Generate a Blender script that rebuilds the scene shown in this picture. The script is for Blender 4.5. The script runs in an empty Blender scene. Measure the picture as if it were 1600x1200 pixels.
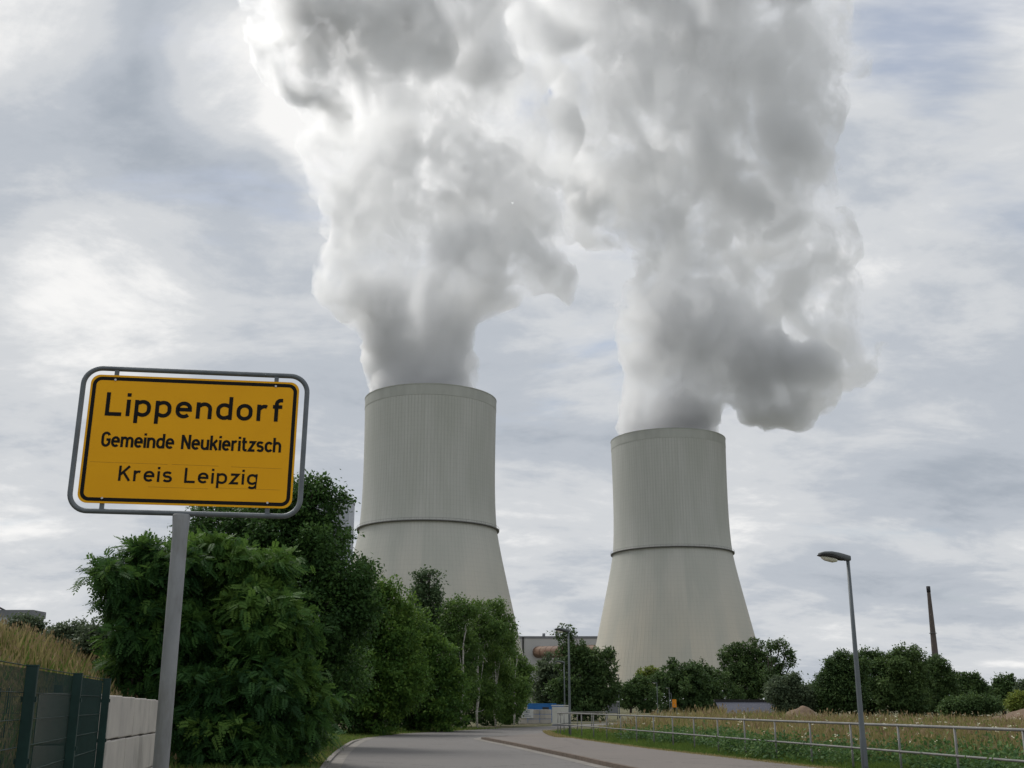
VB = 7
SUN_E = 2.2
LEAFK = 1.32
LEAFN = 1.0
SPOTS = [(370, 110, 1, 5, .16), (580, 190, 2, 6, .16), (120, 230, 4, 13, -.07), (330, 330, 3, 8, -.04), (60, 560, 2, 8, .05), (1350, 500, 3, 9, .05), (1250, 780, 2, 8, .03), (1520, 300, 2, 8, -.04), (180, 450, 2, 7, .08), (1520, 90, 3, 9, .10), (1450, 680, 3, 9, -.06), (20, 20, 1, 6, .14), (900, 100, 5, 18, .05), (100, 620, 3, 8, -.04)]
GAPS = [(1480, 20, 1, 7, .22), (868, 130, .8, 3, .2), (300, 75, .5, 4, .12), (1560, 250, 1, 6, .13), (930, 590, 1, 5, .14), (1400, 40, 1, 5, .10), (800, 640, 1, 4, .10)]
RAMP = [(.34, (.37, .41, .465)), (.45, (.48, .515, .565)), (.53, (.62, .64, .665)), (.64, (.90, .895, .885))]
NB = .30
S_D, S_LO, S_HI, S_A, S_S = .24, .475, .70, .70, .026
import bpy, bmesh, math, random
import numpy as np
from mathutils import Vector, Matrix, noise
random.seed(7)
RNG = np.random.default_rng(11)
sc = bpy.context.scene
col = sc.collection
R = math.radians

# ------------------------------------------------------------------ camera
F = 1730.0; PITCH = R(16.09); CH = 1.57
cd = bpy.data.cameras.new('camera'); cam = bpy.data.objects.new('camera', cd); col.objects.link(cam)
cd.sensor_width = 36; cd.lens = 36 * F / 1600; cd.clip_start = 0.1; cd.clip_end = 20000
cam.location = (0, 0, CH); cam.rotation_euler = (R(90) + PITCH, 0, 0)
sc.camera = cam
sc.render.resolution_x, sc.render.resolution_y = 1024, 768
sc.view_settings.view_transform = 'Standard'; sc.view_settings.look = 'None'
sc.view_settings.exposure = 0.06; sc.view_settings.gamma = 1
sc.cycles.use_denoising = True
sc.cycles.max_bounces = 12; sc.cycles.diffuse_bounces = 4; sc.cycles.glossy_bounces = 3
sc.cycles.transmission_bounces = 4; sc.cycles.transparent_max_bounces = 16
sc.cycles.volume_bounces = VB

def ray(px, py):
    u = (px - 800) / F; v = (600 - py) / F
    return Vector((u, math.cos(PITCH) - v * math.sin(PITCH), math.sin(PITCH) + v * math.cos(PITCH)))
def at(px, py, Y):                     # the point seen at a pixel of the photograph, Y metres ahead
    d = ray(px, py); return Vector((0, 0, CH)) + d * (Y / d.y)
def ground_at(px, py, z=0.0):
    d = ray(px, py); return Vector((0, 0, CH)) + d * ((z - CH) / d.z)
def gx(px, Y, z=1.0):                  # world x of pixel column px at depth Y, height z
    return (px - 800) / F * (Y * math.cos(PITCH) + (z - CH) * math.sin(PITCH))
def gz(py, Y):                         # world height seen at row py, Y metres ahead
    return CH + Y * math.tan(PITCH + math.atan((600 - py) / F))

# ------------------------------------------------------------------ nodes
class NT:
    def __init__(s, mat):
        s.nt = mat.node_tree; s.n = s.nt.nodes; s.l = s.nt.links
    def add(s, t, **kw):
        n = s.n.new(t)
        ins = kw.pop('ins', {})
        for k, v in kw.items(): setattr(n, k, v)
        for k, v in ins.items():
            if isinstance(v, bpy.types.NodeSocket): s.l.new(v, n.inputs[k])
            else: n.inputs[k].default_value = v
        return n
    def math(s, op, a, b=None, c=None, clamp=False):
        n = s.n.new('ShaderNodeMath'); n.operation = op; n.use_clamp = clamp
        for i, v in enumerate((a, b, c)):
            if v is None: continue
            if isinstance(v, bpy.types.NodeSocket): s.l.new(v, n.inputs[i])
            else: n.inputs[i].default_value = v
        return n.outputs[0]
    def vmath(s, op, a, b=None):
        n = s.n.new('ShaderNodeVectorMath'); n.operation = op
        for i, v in enumerate((a, b)):
            if v is None: continue
            if isinstance(v, bpy.types.NodeSocket): s.l.new(v, n.inputs[i])
            else: n.inputs[i].default_value = v
        return n.outputs['Value'] if op in ('DOT_PRODUCT', 'LENGTH', 'DISTANCE') else n.outputs[0]
    def noise(s, vec, scale, detail=4, rough=.5, dist=0.0, out=0):
        n = s.n.new('ShaderNodeTexNoise')
        if vec is not None: s.l.new(vec, n.inputs['Vector'])
        n.inputs['Scale'].default_value = scale; n.inputs['Detail'].default_value = detail
        n.inputs['Roughness'].default_value = rough; n.inputs['Distortion'].default_value = dist
        return n.outputs[out]
    def maprange(s, v, a, b, c, d, smooth=False):
        n = s.n.new('ShaderNodeMapRange')
        if smooth: n.interpolation_type = 'SMOOTHSTEP'
        s.l.new(v, n.inputs[0])
        for i, x in enumerate((a, b, c, d)): n.inputs[i + 1].default_value = x
        return n.outputs[0]
    def mix(s, f, a, b, blend='MIX'):
        n = s.n.new('ShaderNodeMix'); n.data_type = 'RGBA'; n.blend_type = blend
        for k, v in ((0, f), (6, a), (7, b)):
            if isinstance(v, bpy.types.NodeSocket): s.l.new(v, n.inputs[k])
            else: n.inputs[k].default_value = v if k == 0 else (tuple(v) + (1,))[:4]
        return n.outputs[2]
    def mapping(s, vec, scale=(1, 1, 1), loc=(0, 0, 0), rot=(0, 0, 0)):
        n = s.n.new('ShaderNodeMapping'); s.l.new(vec, n.inputs[0])
        n.inputs['Scale'].default_value = scale; n.inputs['Location'].default_value = loc
        n.inputs['Rotation'].default_value = rot
        return n.outputs[0]

def new_mat(name):
    m = bpy.data.materials.new(name); m.use_nodes = True
    nt = NT(m)
    for n in list(nt.n): nt.n.remove(n)
    out = nt.add('ShaderNodeOutputMaterial')
    return m, nt, out

def surf(name, c1, c2=None, rough=.7, metal=0.0, scale=3.0, detail=6, lo=.35, hi=.65, coord='Object',
         bump=0.0, bscale=None, stretch=(1, 1, 1), c3=None, scale3=.3, spec=.3):
    m, nt, out = new_mat(name)
    tc = nt.add('ShaderNodeTexCoord')
    v = nt.mapping(tc.outputs[coord], stretch)
    b = nt.add('ShaderNodeBsdfPrincipled', ins={'Roughness': rough, 'Metallic': metal, 'Specular IOR Level': spec})
    c2 = c2 or tuple(x * .8 for x in c1)
    f = nt.maprange(nt.noise(v, scale, detail, .6), lo, hi, 0, 1)
    c = nt.mix(f, c1, c2)
    if c3:
        f3 = nt.maprange(nt.noise(v, scale3, 5, .65), .5, .68, 0, 1)
        c = nt.mix(f3, c, c3)
    nt.l.new(c, b.inputs['Base Color'])
    if bump:
        bn = nt.add('ShaderNodeBump', ins={'Strength': bump, 'Distance': .02, 'Height': nt.noise(v, bscale or scale * 6, 6, .7)})
        nt.l.new(bn.outputs[0], b.inputs['Normal'])
    nt.l.new(b.outputs[0], out.inputs[0])
    return m

# ------------------------------------------------------------------ objects
def link_mesh(name, me, mat=None, parent=None, loc=None):
    o = bpy.data.objects.new(name, me); col.objects.link(o)
    if mat: me.materials.append(mat)
    if parent: o.parent = parent
    if loc is not None: o.location = loc
    return o
def tag(o, label=None, cat=None, group=None, kind=None):
    if label: o['label'] = label
    if cat: o['category'] = cat
    if group: o['group'] = group
    if kind: o['kind'] = kind
    return o
def thing(name, label, cat, loc=(0, 0, 0), rotz=0.0, group=None):
    o = bpy.data.objects.new(name, None); col.objects.link(o); o.location = loc; o.rotation_euler = (0, 0, rotz)
    o.empty_display_size = .3
    return tag(o, label, cat, group)
def copy_tree(o, parent=None):
    c = o.copy(); col.objects.link(c); c.parent = parent
    for ch in o.children: copy_tree(ch, c)
    return c

class MB:
    """collects faces, links them as one mesh object"""
    def __init__(s): s.v = []; s.f = []; s.sm = []
    def add(s, vs, fs, smooth=False):
        k = len(s.v); s.v += [tuple(x) for x in vs]
        s.f += [tuple(i + k for i in f) for f in fs]; s.sm += [smooth] * len(fs)
        return s
    def box(s, c, d, rz=0.0):
        x, y, z = (t / 2 for t in d); vs = []
        for dz in (-z, z):
            for dx, dy in ((-x, -y), (x, -y), (x, y), (-x, y)):
                vs.append((c[0] + dx * math.cos(rz) - dy * math.sin(rz), c[1] + dx * math.sin(rz) + dy * math.cos(rz), c[2] + dz))
        return s.add(vs, [(3, 2, 1, 0), (4, 5, 6, 7), (0, 1, 5, 4), (1, 2, 6, 5), (2, 3, 7, 6), (3, 0, 4, 7)])
    def tube(s, pts, r, n=10, caps=True, closed=False):
        pts = [Vector(p) for p in pts]; m = len(pts)
        rs = r if isinstance(r, (list, tuple)) else [r] * m
        vs = []; ref = None
        for i, p in enumerate(pts):
            a = pts[i - 1] if (i or closed) else p
            b = pts[(i + 1) % m] if (i < m - 1 or closed) else p
            t = (b - a).normalized()
            if ref is None:
                ref = t.orthogonal().normalized()
            ref = (ref - t * ref.dot(t)).normalized(); bi = t.cross(ref)
            for k in range(n):
                an = 2 * math.pi * k / n
                vs.append(p + (ref * math.cos(an) + bi * math.sin(an)) * rs[i])
        fs = []
        for i in range(m if closed else m - 1):
            j = (i + 1) % m
            for k in range(n):
                l = (k + 1) % n
                fs.append((i * n + k, i * n + l, j * n + l, j * n + k))
        s.add(vs, fs, True)
        if caps and not closed:
            k = len(s.v) - len(vs)
            s.f += [tuple(k + i for i in reversed(range(n))), tuple(k + (m - 1) * n + i for i in range(n))]; s.sm += [False] * 2
        return s
    def prism(s, poly, z0, z1):
        n = len(poly)
        vs = [(x, y, z0) for x, y in poly] + [(x, y, z1) for x, y in poly]
        fs = [tuple(reversed(range(n))), tuple(range(n, 2 * n))] + [(i, (i + 1) % n, n + (i + 1) % n, n + i) for i in range(n)]
        return s.add(vs, fs)
    def build(s, name, mat, parent=None, loc=None, bevel=0.0, rot=None):
        me = bpy.data.meshes.new(name); me.from_pydata(s.v, [], s.f)
        me.polygons.foreach_set('use_smooth', s.sm); me.update()
        o = link_mesh(name, me, mat, parent, loc)
        if rot: o.rotation_euler = rot
        if bevel:
            m = o.modifiers.new('bevel', 'BEVEL'); m.width = bevel; m.segments = 2; m.limit_method = 'ANGLE'
        return o
def np_mesh(name, V, Q, mat, parent=None, colors=None, smooth=False):
    """mesh from numpy arrays; Q is an (n, 4) or (n, 3) face array, colors one value per face"""
    me = bpy.data.meshes.new(name)
    n, k = Q.shape
    me.vertices.add(len(V)); me.vertices.foreach_set('co', V.astype(np.float32).ravel())
    me.loops.add(n * k); me.loops.foreach_set('vertex_index', Q.astype(np.int32).ravel())
    me.polygons.add(n); me.polygons.foreach_set('loop_start', np.arange(0, n * k, k, dtype=np.int32))
    me.polygons.foreach_set('loop_total', np.full(n, k, dtype=np.int32))
    if smooth: me.polygons.foreach_set('use_smooth', np.ones(n, dtype=bool))
    me.update(calc_edges=True)
    if colors is not None:
        a = me.attributes.new('tint', 'FLOAT', 'FACE'); a.data.foreach_set('value', colors.astype(np.float32))
    return link_mesh(name, me, mat, parent)
# ------------------------------------------------------------------ light
SUN_AZ = R(-48); SUN_EL = R(50)         # azimuth from straight ahead (+Y), negative to the left
w = bpy.data.worlds.new("World"); sc.world = w; w.use_nodes = True
nt = NT(w)
for n in list(nt.n): nt.n.remove(n)
wout = nt.add('ShaderNodeOutputWorld')
sky = nt.add('ShaderNodeTexSky', sky_type='NISHITA')
sky.sun_disc = False; sky.sun_elevation = SUN_EL; sky.sun_rotation = SUN_AZ
sky.air_density = 1.0; sky.dust_density = 2.0; sky.ozone_density = 1.5
tc = nt.add('ShaderNodeTexCoord'); D = tc.outputs['Generated']
sep = nt.add('ShaderNodeSeparateXYZ', ins={0: D})
# a cloud deck seen in perspective: direction divided by its height
den = nt.math('ADD', nt.math('MAXIMUM', sep.outputs[2], 0.0), 0.24)
px = nt.math('DIVIDE', sep.outputs[0], den); py = nt.math('DIVIDE', sep.outputs[1], den)
plane = nt.add('ShaderNodeCombineXYZ', ins={0: px, 1: py, 2: 0.0}).outputs[0]
plane2 = nt.mapping(plane, (1.0, 1.25, 1), (3.1, .4, 0), (0, 0, R(-32)))
big = nt.noise(plane2, .95, 3, .5, .3)
mid = nt.noise(nt.mapping(plane, (1.0, 1.35, 1), (7.7, 2.0, 0), (0, 0, R(-26))), 2.3, 9, .63, .35)
fine = nt.noise(nt.mapping(plane, (1.0, 1.2, 1), (1.0, 9.0, 0), (0, 0, R(-15))), 8.0, 8, .62, .15)
def spot(pxx, pyy, r0, r1):             # soft patch round a direction
    d = ray(pxx, pyy).normalized()
    dt = nt.vmath('DOT_PRODUCT', D, tuple(d))
    return nt.maprange(dt, math.cos(r1), math.cos(r0), 0, 1, True)
v = nt.math('ADD', nt.math('MULTIPLY', big, .46), nt.math('MULTIPLY', mid, .42))
v = nt.math('ADD', v, nt.math('MULTIPLY', fine, .13))
# darker and brighter parts of the deck
for (x, y, r0, r1, k) in SPOTS:
    v = nt.math('ADD', v, nt.math('MULTIPLY', spot(x, y, R(r0), R(r1)), k))
ramp = nt.add('ShaderNodeValToRGB', ins={0: v})
cr = ramp.color_ramp; cr.interpolation = 'EASE'
els = RAMP
cr.elements[0].position = els[0][0]; cr.elements[0].color = els[0][1] + (1,)
cr.elements[1].position = els[-1][0]; cr.elements[1].color = els[-1][1] + (1,)
for p_, c_ in els[1:-1]:
    e = cr.elements.new(p_); e.color = c_ + (1,)
cloud = ramp.outputs[0]
# gaps of blue sky
gap = nt.noise(nt.mapping(plane, (1.0, 1.8, 1), (4.3, 5.1, 0), (0, 0, R(-25))), 1.3, 6, .6, .4)
for (x, y, r0, r1, k) in GAPS:
    gap = nt.math('ADD', gap, nt.math('MULTIPLY', spot(x, y, R(r0), R(r1)), k))
gapf = nt.maprange(gap, .60, .80, 0, .85, True)
skyc = nt.vmath('MULTIPLY', sky.outputs[0], (.10, .10, .10))
skyc = nt.mix(.35, skyc, (.62, .66, .72))
c = nt.mix(gapf, cloud, skyc)
# below the horizon: dull earth colour
c = nt.mix(nt.maprange(sep.outputs[2], -.02, 0.0, 1, 0), c, (.12, .12, .10))
bg = nt.add('ShaderNodeBackground', ins={0: c, 1: 1.0})
nt.l.new(bg.outputs[0], wout.inputs[0])
sd = bpy.data.lights.new('sun', 'SUN'); sd.energy = SUN_E; sd.angle = R(26); sd.color = (1.0, .955, .89)
so = bpy.data.objects.new('sun', sd); col.objects.link(so)
sdir = Vector((math.sin(SUN_AZ) * math.cos(SUN_EL), math.cos(SUN_AZ) * math.cos(SUN_EL), math.sin(SUN_EL)))
so.rotation_euler = sdir.to_track_quat('Z', 'Y').to_euler(); so.location = (-20, 0, 60)
# ------------------------------------------------------------------ cooling towers
def mat_concrete_tower():
    m, nt, out = new_mat('tower_concrete')
    tc = nt.add('ShaderNodeTexCoord'); O = tc.outputs['Object']
    s = nt.add('ShaderNodeSeparateXYZ', ins={0: O})
    ang = nt.math('ARCTAN2', s.outputs[0], s.outputs[1])
    zz = s.outputs[2]
    # vertical weathering runs
    cyl = nt.add('ShaderNodeCombineXYZ', ins={0: nt.math('MULTIPLY', ang, 40), 1: nt.math('MULTIPLY', zz, .035), 2: 0.0}).outputs[0]
    runs = nt.noise(cyl, 1.0, 5, .6)
    cyl2 = nt.add('ShaderNodeCombineXYZ', ins={0: nt.math('MULTIPLY', ang, 3), 1: nt.math('MULTIPLY', zz, .02), 2: 0.0}).outputs[0]
    broad = nt.noise(cyl2, 1.0, 3, .5)
    # pour lifts: faint horizontal joints
    lift = nt.math('FRACT', nt.math('DIVIDE', zz, 2.6))
    joint = nt.math('GREATER_THAN', lift, .9)
    # ribs
    rib = nt.math('SINE', nt.math('MULTIPLY', ang, 128))
    ribf = nt.maprange(rib, .55, .95, 0, 1)
    up = nt.maprange(zz, 70, 125, .16, 1, True)
    base = nt.mix(nt.maprange(zz, 10, 120, 0, 1, True), (.58, .54, .455), (.50, .51, .485))
    c = nt.mix(nt.math('MULTIPLY', nt.maprange(runs, .45, .7, 0, .42), up), base, (.36, .37, .34))
    c = nt.mix(nt.maprange(broad, .38, .66, 0, .6), c, (.42, .435, .40))
    c = nt.mix(nt.math('MULTIPLY', ribf, nt.math('MULTIPLY', up, .20)), c, (.24, .245, .235))
    c = nt.mix(nt.math('MULTIPLY', joint, .10), c, (.25, .25, .24))
    b = nt.add('ShaderNodeBsdfPrincipled', ins={'Roughness': .9, 'Base Color': c, 'Specular IOR Level': .2})
    bn = nt.add('ShaderNodeBump', ins={'Strength': .3, 'Distance': .4, 'Height': ribf})
    nt.l.new(bn.outputs[0], b.inputs['Normal']); nt.l.new(b.outputs[0], out.inputs[0])
    return m
MT = mat_concrete_tower()
M_RIM = surf('rim_concrete', (.44, .455, .425), (.37, .38, .355), scale=.15, stretch=(1, 1, .2))
M_DKST = surf('dark_steel', (.17, .17, .17), (.12, .12, .12), rough=.6)
PROF = [(10, 59.2), (20, 56.6), (30, 54.2), (42, 51.3), (55, 48.4), (69, 45.3), (80, 42.9), (90, 40.9), (97, 39.7),
        (104, 39.1), (112, 38.7), (122, 38.45), (132, 38.4), (145, 38.5), (158, 38.7), (168.5, 38.9)]
def lathe(mb, prof, n=160, smooth=True):
    vs = []; m = len(prof)
    for z, r in prof:
        for k in range(n):
            a = 2 * math.pi * k / n
            vs.append((r * math.cos(a), r * math.sin(a), z))
    fs = [(i * n + k, i * n + (k + 1) % n, (i + 1) * n + (k + 1) % n, (i + 1) * n + k) for i in range(m - 1) for k in range(n)]
    mb.add(vs, fs, smooth)
def make_tower(cx, cy, label, rz=0.0):
    t = thing('cooling_tower', label, 'cooling tower', (cx, cy, 0), rz, 'cooling towers of the power station')
    mb = MB()
    pr = []
    for i in range(len(PROF) - 1):
        (z0, r0), (z1, r1) = PROF[i], PROF[i + 1]
        for k in range(3): pr.append((z0 + (z1 - z0) * k / 3, r0 + (r1 - r0) * k / 3))
    pr.append(PROF[-1])
    lathe(mb, pr)
    inner = [(z, r - .6) for z, r in reversed(pr)]
    lathe(mb, inner)
    mb.build('shell', MT, t)
    mb = MB(); lathe(mb, [(168.5, 38.3), (168.5, 39.02), (174.3, 39.02), (174.5, 39.2), (174.9, 39.2), (174.9, 38.2), (168.5, 38.1)], 160, False); mb.build('rim', M_RIM, t)
    mb = MB(); lathe(mb, [(96.8, 39.6), (96.8, 41.0), (97.3, 41.1), (97.5, 41.1), (97.5, 39.7)])
    for k in range(72):
        a = 2 * math.pi * k / 72
        p = Vector((41.0 * math.cos(a), 41.0 * math.sin(a), 97.5))
        mb.tube([p, p + Vector((0, 0, 1.1))], .05, 4)
    mb.tube([(41.0 * math.cos(2 * math.pi * k / 72), 41.0 * math.sin(2 * math.pi * k / 72), 98.6) for k in range(72)], .06, 4, closed=True)
    mb.build('walkway', M_DKST, t)
    mb = MB()
    for k in range(44):
        a0 = 2 * math.pi * k / 44
        for s_ in (-1, 1):
            a1 = a0 + s_ * math.pi / 44
            mb.tube([(62 * math.cos(a0), 62 * math.sin(a0), -1), (59 * math.cos(a1), 59 * math.sin(a1), 10.5)], .5, 6)
    mb.build('support_column', MT, t)
    return t
TL = at(673.5, 622, 638); TR = at(1043.3, 690, 743)
tower_l = make_tower(TL.x, 638, 'nearer and taller-looking concrete cooling tower, left of the two, steaming behind the birches')
tower_r = make_tower(TR.x, 743, 'farther concrete cooling tower, right of the two, rising behind the low dark trees', .03)
# ------------------------------------------------------------------ steam
def steam_mat(name, dens, seed, lo, hi, aniso=.35, sc1=.018, blobs=()):
    m, nt, out = new_mat(name)
    pv = nt.add('ShaderNodeVolumePrincipled')
    pv.inputs['Color'].default_value = (.986, .991, .999, 1); pv.inputs['Anisotropy'].default_value = aniso
    pv.inputs['Density'].default_value = dens
    if hi is not None:
        tc = nt.add('ShaderNodeTexCoord')
        v = nt.mapping(tc.outputs['Object'], (1, 1, .8), (seed, seed * 2, 0))
        n1 = nt.noise(v, sc1, 6, .62, .5)
        zs = nt.add('ShaderNodeSeparateXYZ', ins={0: tc.outputs['Object']}).outputs[2]
        n2 = nt.noise(v, sc1 * 4.5, 4, .6, .2)
        n1 = nt.math('ADD', n1, nt.math('MULTIPLY', nt.math('SUBTRACT', n2, .5), NB))
        n1 = nt.math('ADD', n1, nt.maprange(zs, 172, 290, .15, 0))
        d = nt.maprange(n1, lo, hi, 0, dens)
        for c_, r_, k_ in blobs:         # thicker and thinner parts of the plume
            ds = nt.vmath('DISTANCE', tc.outputs['Object'], tuple(c_))
            d = nt.math('MULTIPLY', d, nt.maprange(ds, r_ * .35, r_, k_, 1.0, True))
        nt.l.new(d, pv.inputs['Density'])
    nt.l.new(pv.outputs[0], out.inputs['Volume'])
    return m
def puff_mesh(name, spheres, voxel, disp, seed, mat, parent, shrink=0.0, top_clip=None):
    me = bpy.data.meshes.new(name); bm = bmesh.new()
    for (c, r) in spheres:
        bmesh.ops.create_icosphere(bm, subdivisions=3, radius=max(r - shrink, 3), matrix=Matrix.Translation(c))
    bm.to_mesh(me); bm.free()
    o = bpy.data.objects.new(name, me); col.objects.link(o)
    m = o.modifiers.new('r', 'REMESH'); m.mode = 'VOXEL'; m.voxel_size = voxel
    s = o.modifiers.new('s', 'SMOOTH'); s.iterations = 10; s.factor = .6
    dg = bpy.context.evaluated_depsgraph_get()
    me2 = bpy.data.meshes.new_from_object(o.evaluated_get(dg))
    bpy.data.objects.remove(o)
    n = len(me2.vertices)
    V = np.empty(n * 3, np.float32); me2.vertices.foreach_get('co', V); V = V.reshape(-1, 3)
    N = np.empty(n * 3, np.float32); me2.vertices.foreach_get('normal', N); N = N.reshape(-1, 3)
    off = Vector((seed * 13.1, seed * 7.7, seed * 3.3))
    D_ = np.zeros(n, np.float32)
    for i in range(n):
        p = Vector(V[i]) + off
        w_ = noise.noise_vector(p / 60) * 14
        q = p + w_
        d = 0.0
        for L, A in ((48, .9), (23, .6), (11, .38), (6, .22)):
            d += (.42 - abs(noise.noise(q / L))) * A       # rounded billows with creases
        D_[i] = d
    D_ -= D_.mean()
    V = V + N * (D_ * disp)[:, None]
    me2.vertices.foreach_set('co', V.ravel()); me2.update()
    me2.name = name; me2.materials.clear()
    me2.polygons.foreach_set('use_smooth', np.ones(len(me2.polygons), dtype=bool))
    return link_mesh(name, me2, mat, parent)
def px_spheres(lst, Y0, grow=1.0):
    out = []
    for i, t in enumerate(lst):
        x, y, r = t[:3]; dy = t[3] if len(t) > 3 else 0
        p = at(x, y, Y0 + dy)
        out.append((p, r * grow / F * (p - Vector((0, 0, CH))).length))
    return out
LS = [(594, 612, 19, -14), (604, 596, 24, -20), (672, 622, 68), (664, 590, 74), (658, 545, 78), (655, 500, 84), (690, 480, 60), (640, 430, 95, 10), (578, 445, 66, -15), (548, 440, 46, -15), (552, 484, 30, -15), (600, 500, 40, -10), (548, 405, 42, -10),
      (600, 345, 85), (700, 400, 100, -10), (775, 405, 72), (832, 425, 42, 10), (875, 445, 26, 10), (560, 275, 68), (505, 225, 38, -10),
      (655, 260, 105, 20), (765, 300, 85, 20), (835, 335, 55, 10), (560, 150, 80, -30), (500, 60, 92, -60), (430, 5, 50, -60), (590, 60, 110, -60),
      (700, 130, 105, 20), (780, 190, 85, 40), (480, -60, 90, -60), (850, 210, 60, 30), (900, 360, 26, 10), (640, -70, 150, -40), (800, 60, 90, 60)]
RS = [(1043, 685, 62), (1050, 645, 72), (1060, 600, 76), (1062, 550, 82), (1035, 490, 66), (1105, 490, 92, -20), (1180, 570, 64, -20), (1208, 630, 46, -25), (1232, 655, 28, -25),
      (1262, 590, 50, -20), (1325, 560, 38, -10), (1365, 545, 22, -10), (1290, 490, 66), (1225, 420, 82), (1110, 390, 105), (1020, 385, 52, 10), (1290, 380, 48, 10),
      (1065, 290, 125), (1185, 280, 105, 10), (955, 270, 75, 30), (1020, 160, 140), (1170, 150, 130), (1262, 170, 46, -10), (930, 60, 90, 30), (1010, 20, 160), (1190, 20, 130), (1285, 40, 45),
      (1060, -110, 190), (890, 240, 60, 60), (880, 60, 55, 50), (940, 330, 50, 20), (1390, 540, 14, -10), (1330, 90, 30, 0)]

for lst, Y0, vx, dp, sd_, lab, bl in (
  (LS, 640, 3.0, 15, 1, 'thick grey-white steam plume leaving the left cooling tower, bending at its top',
    [(490, 50, 130, -60, 7.0), (620, 30, 80, -50, 2.5), (640, 430, 90, 0, 1.15), (800, 150, 110, 40, .30), (730, 240, 60, 20, .5), (600, 215, 45, 0, .5)]),
  (RS, 743, 3.4, 16, 2, 'wide white steam plume leaving the right cooling tower, with a trailing grey lobe',
    [(960, 120, 160, 30, .45), (1180, 480, 110, 0, 1.25), (1060, 440, 70, 0, 1.15), (1220, 40, 110, 0, .5), (1235, 500, 40, 0, .3), (880, 180, 90, 50, .4)])):
    bl = [(at(x, y, Y0 + dy), r / F * (at(x, y, Y0 + dy)).length, k) for x, y, r, dy, k in bl]
    m = steam_mat('steam', S_D, 3, S_LO, S_HI, S_A, S_S, bl)
    p = puff_mesh('steam_plume', px_spheres(lst, Y0, 1.10), vx, dp, sd_, m, None); tag(p, lab, 'steam plume', 'steam plumes of the power station', 'thing')
# ------------------------------------------------------------------ ground, road, pavement
def sstep(a, b, x):
    t = np.clip((x - a) / (b - a), 0, 1); return t * t * (3 - 2 * t)
def fence_side(X, Y):                  # metres behind the fence and wall line on the left
    lx = np.interp(Y, [-40, 7.5, 13.9, 24.7, 60], [-1.8, -3.37, -5.0, -7.35, -13.5]) - .7 * ((Y > 13.2) & (Y < 26))
    return lx - X
M_EARTH = surf('dry_verge', (.115, .105, .055), (.075, .085, .035), rough=.95, scale=1.2, bump=.6, bscale=14, c3=(.17, .135, .085), scale3=.5)
M_FIELD = surf('field_soil', (.10, .10, .045), (.13, .11, .06), rough=.95, scale=.8, bump=.6, bscale=12)
def bank_h(X, Y):
    s = fence_side(X, Y)
    h = (1.2 * sstep(.1, 1.2, s) + 1.65 * sstep(1.0, 5.0, s)) * sstep(62, 40, Y) * sstep(-30, -5, Y)
    return h
def grid_mesh(name, xs, ys, hf, mat):
    X, Y = np.meshgrid(xs, ys); Z = hf(X, Y)
    V = np.stack([X, Y, Z], -1).reshape(-1, 3); nx, ny = len(xs), len(ys)
    i = np.arange(nx - 1)[None, :] + nx * np.arange(ny - 1)[:, None]
    Q = np.stack([i, i + 1, i + 1 + nx, i + nx], -1).reshape(-1, 4)
    return np_mesh(name, V, Q, mat, smooth=True)
gxs = np.concatenate([[-9000, -2000, -600, -200], np.arange(-90, 90, 2.0), [200, 600, 2000, 9000]])
gys = np.concatenate([[-3000, -500, -150], np.arange(-60, 180, 2.0), [220, 300, 500, 900, 2000, 5000, 15000]])
tag(grid_mesh('ground', gxs, gys, lambda X, Y: np.zeros_like(X), M_EARTH), kind='structure')
xs = np.arange(-70, -1, .4); ys = np.arange(-34, 66, .6)
def wob(X, Y, s=1.0):
    return .07 * np.sin(X * 1.3 * s + .7 * np.sin(Y * .9)) * np.cos(Y * 1.1 * s + X * .4) + .05 * np.sin(X * .37 + Y * .51)
tag(grid_mesh('embankment', xs, ys, lambda X, Y: bank_h(X, Y) + np.where(bank_h(X, Y) > .02, wob(X, Y), -.12), M_FIELD), kind='structure')
def field_h(X, Y):
    rx = np.interp(Y, [0, 21.06, 58.3, 66, 90, 120], [13.1, 9.27, 2.44, 7.5, 14, 22]) + .8
    s = X - rx
    base = .28 * sstep(0, 3.0, s) * sstep(8, 22, Y) * sstep(150, 110, Y)
    base += .45 * np.exp(-((X - 8.5) / 4.5) ** 2 - ((Y - 80) / 14) ** 2) * sstep(0, 4, s)
    return base
xs = np.arange(2, 100, 1.0); ys = np.arange(4, 156, 1.0)
tag(grid_mesh('meadow_ground', xs, ys, lambda X, Y: field_h(X, Y) + np.where(field_h(X, Y) > .02, wob(X, Y) * .5, -.1), M_FIELD), kind='structure')

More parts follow.
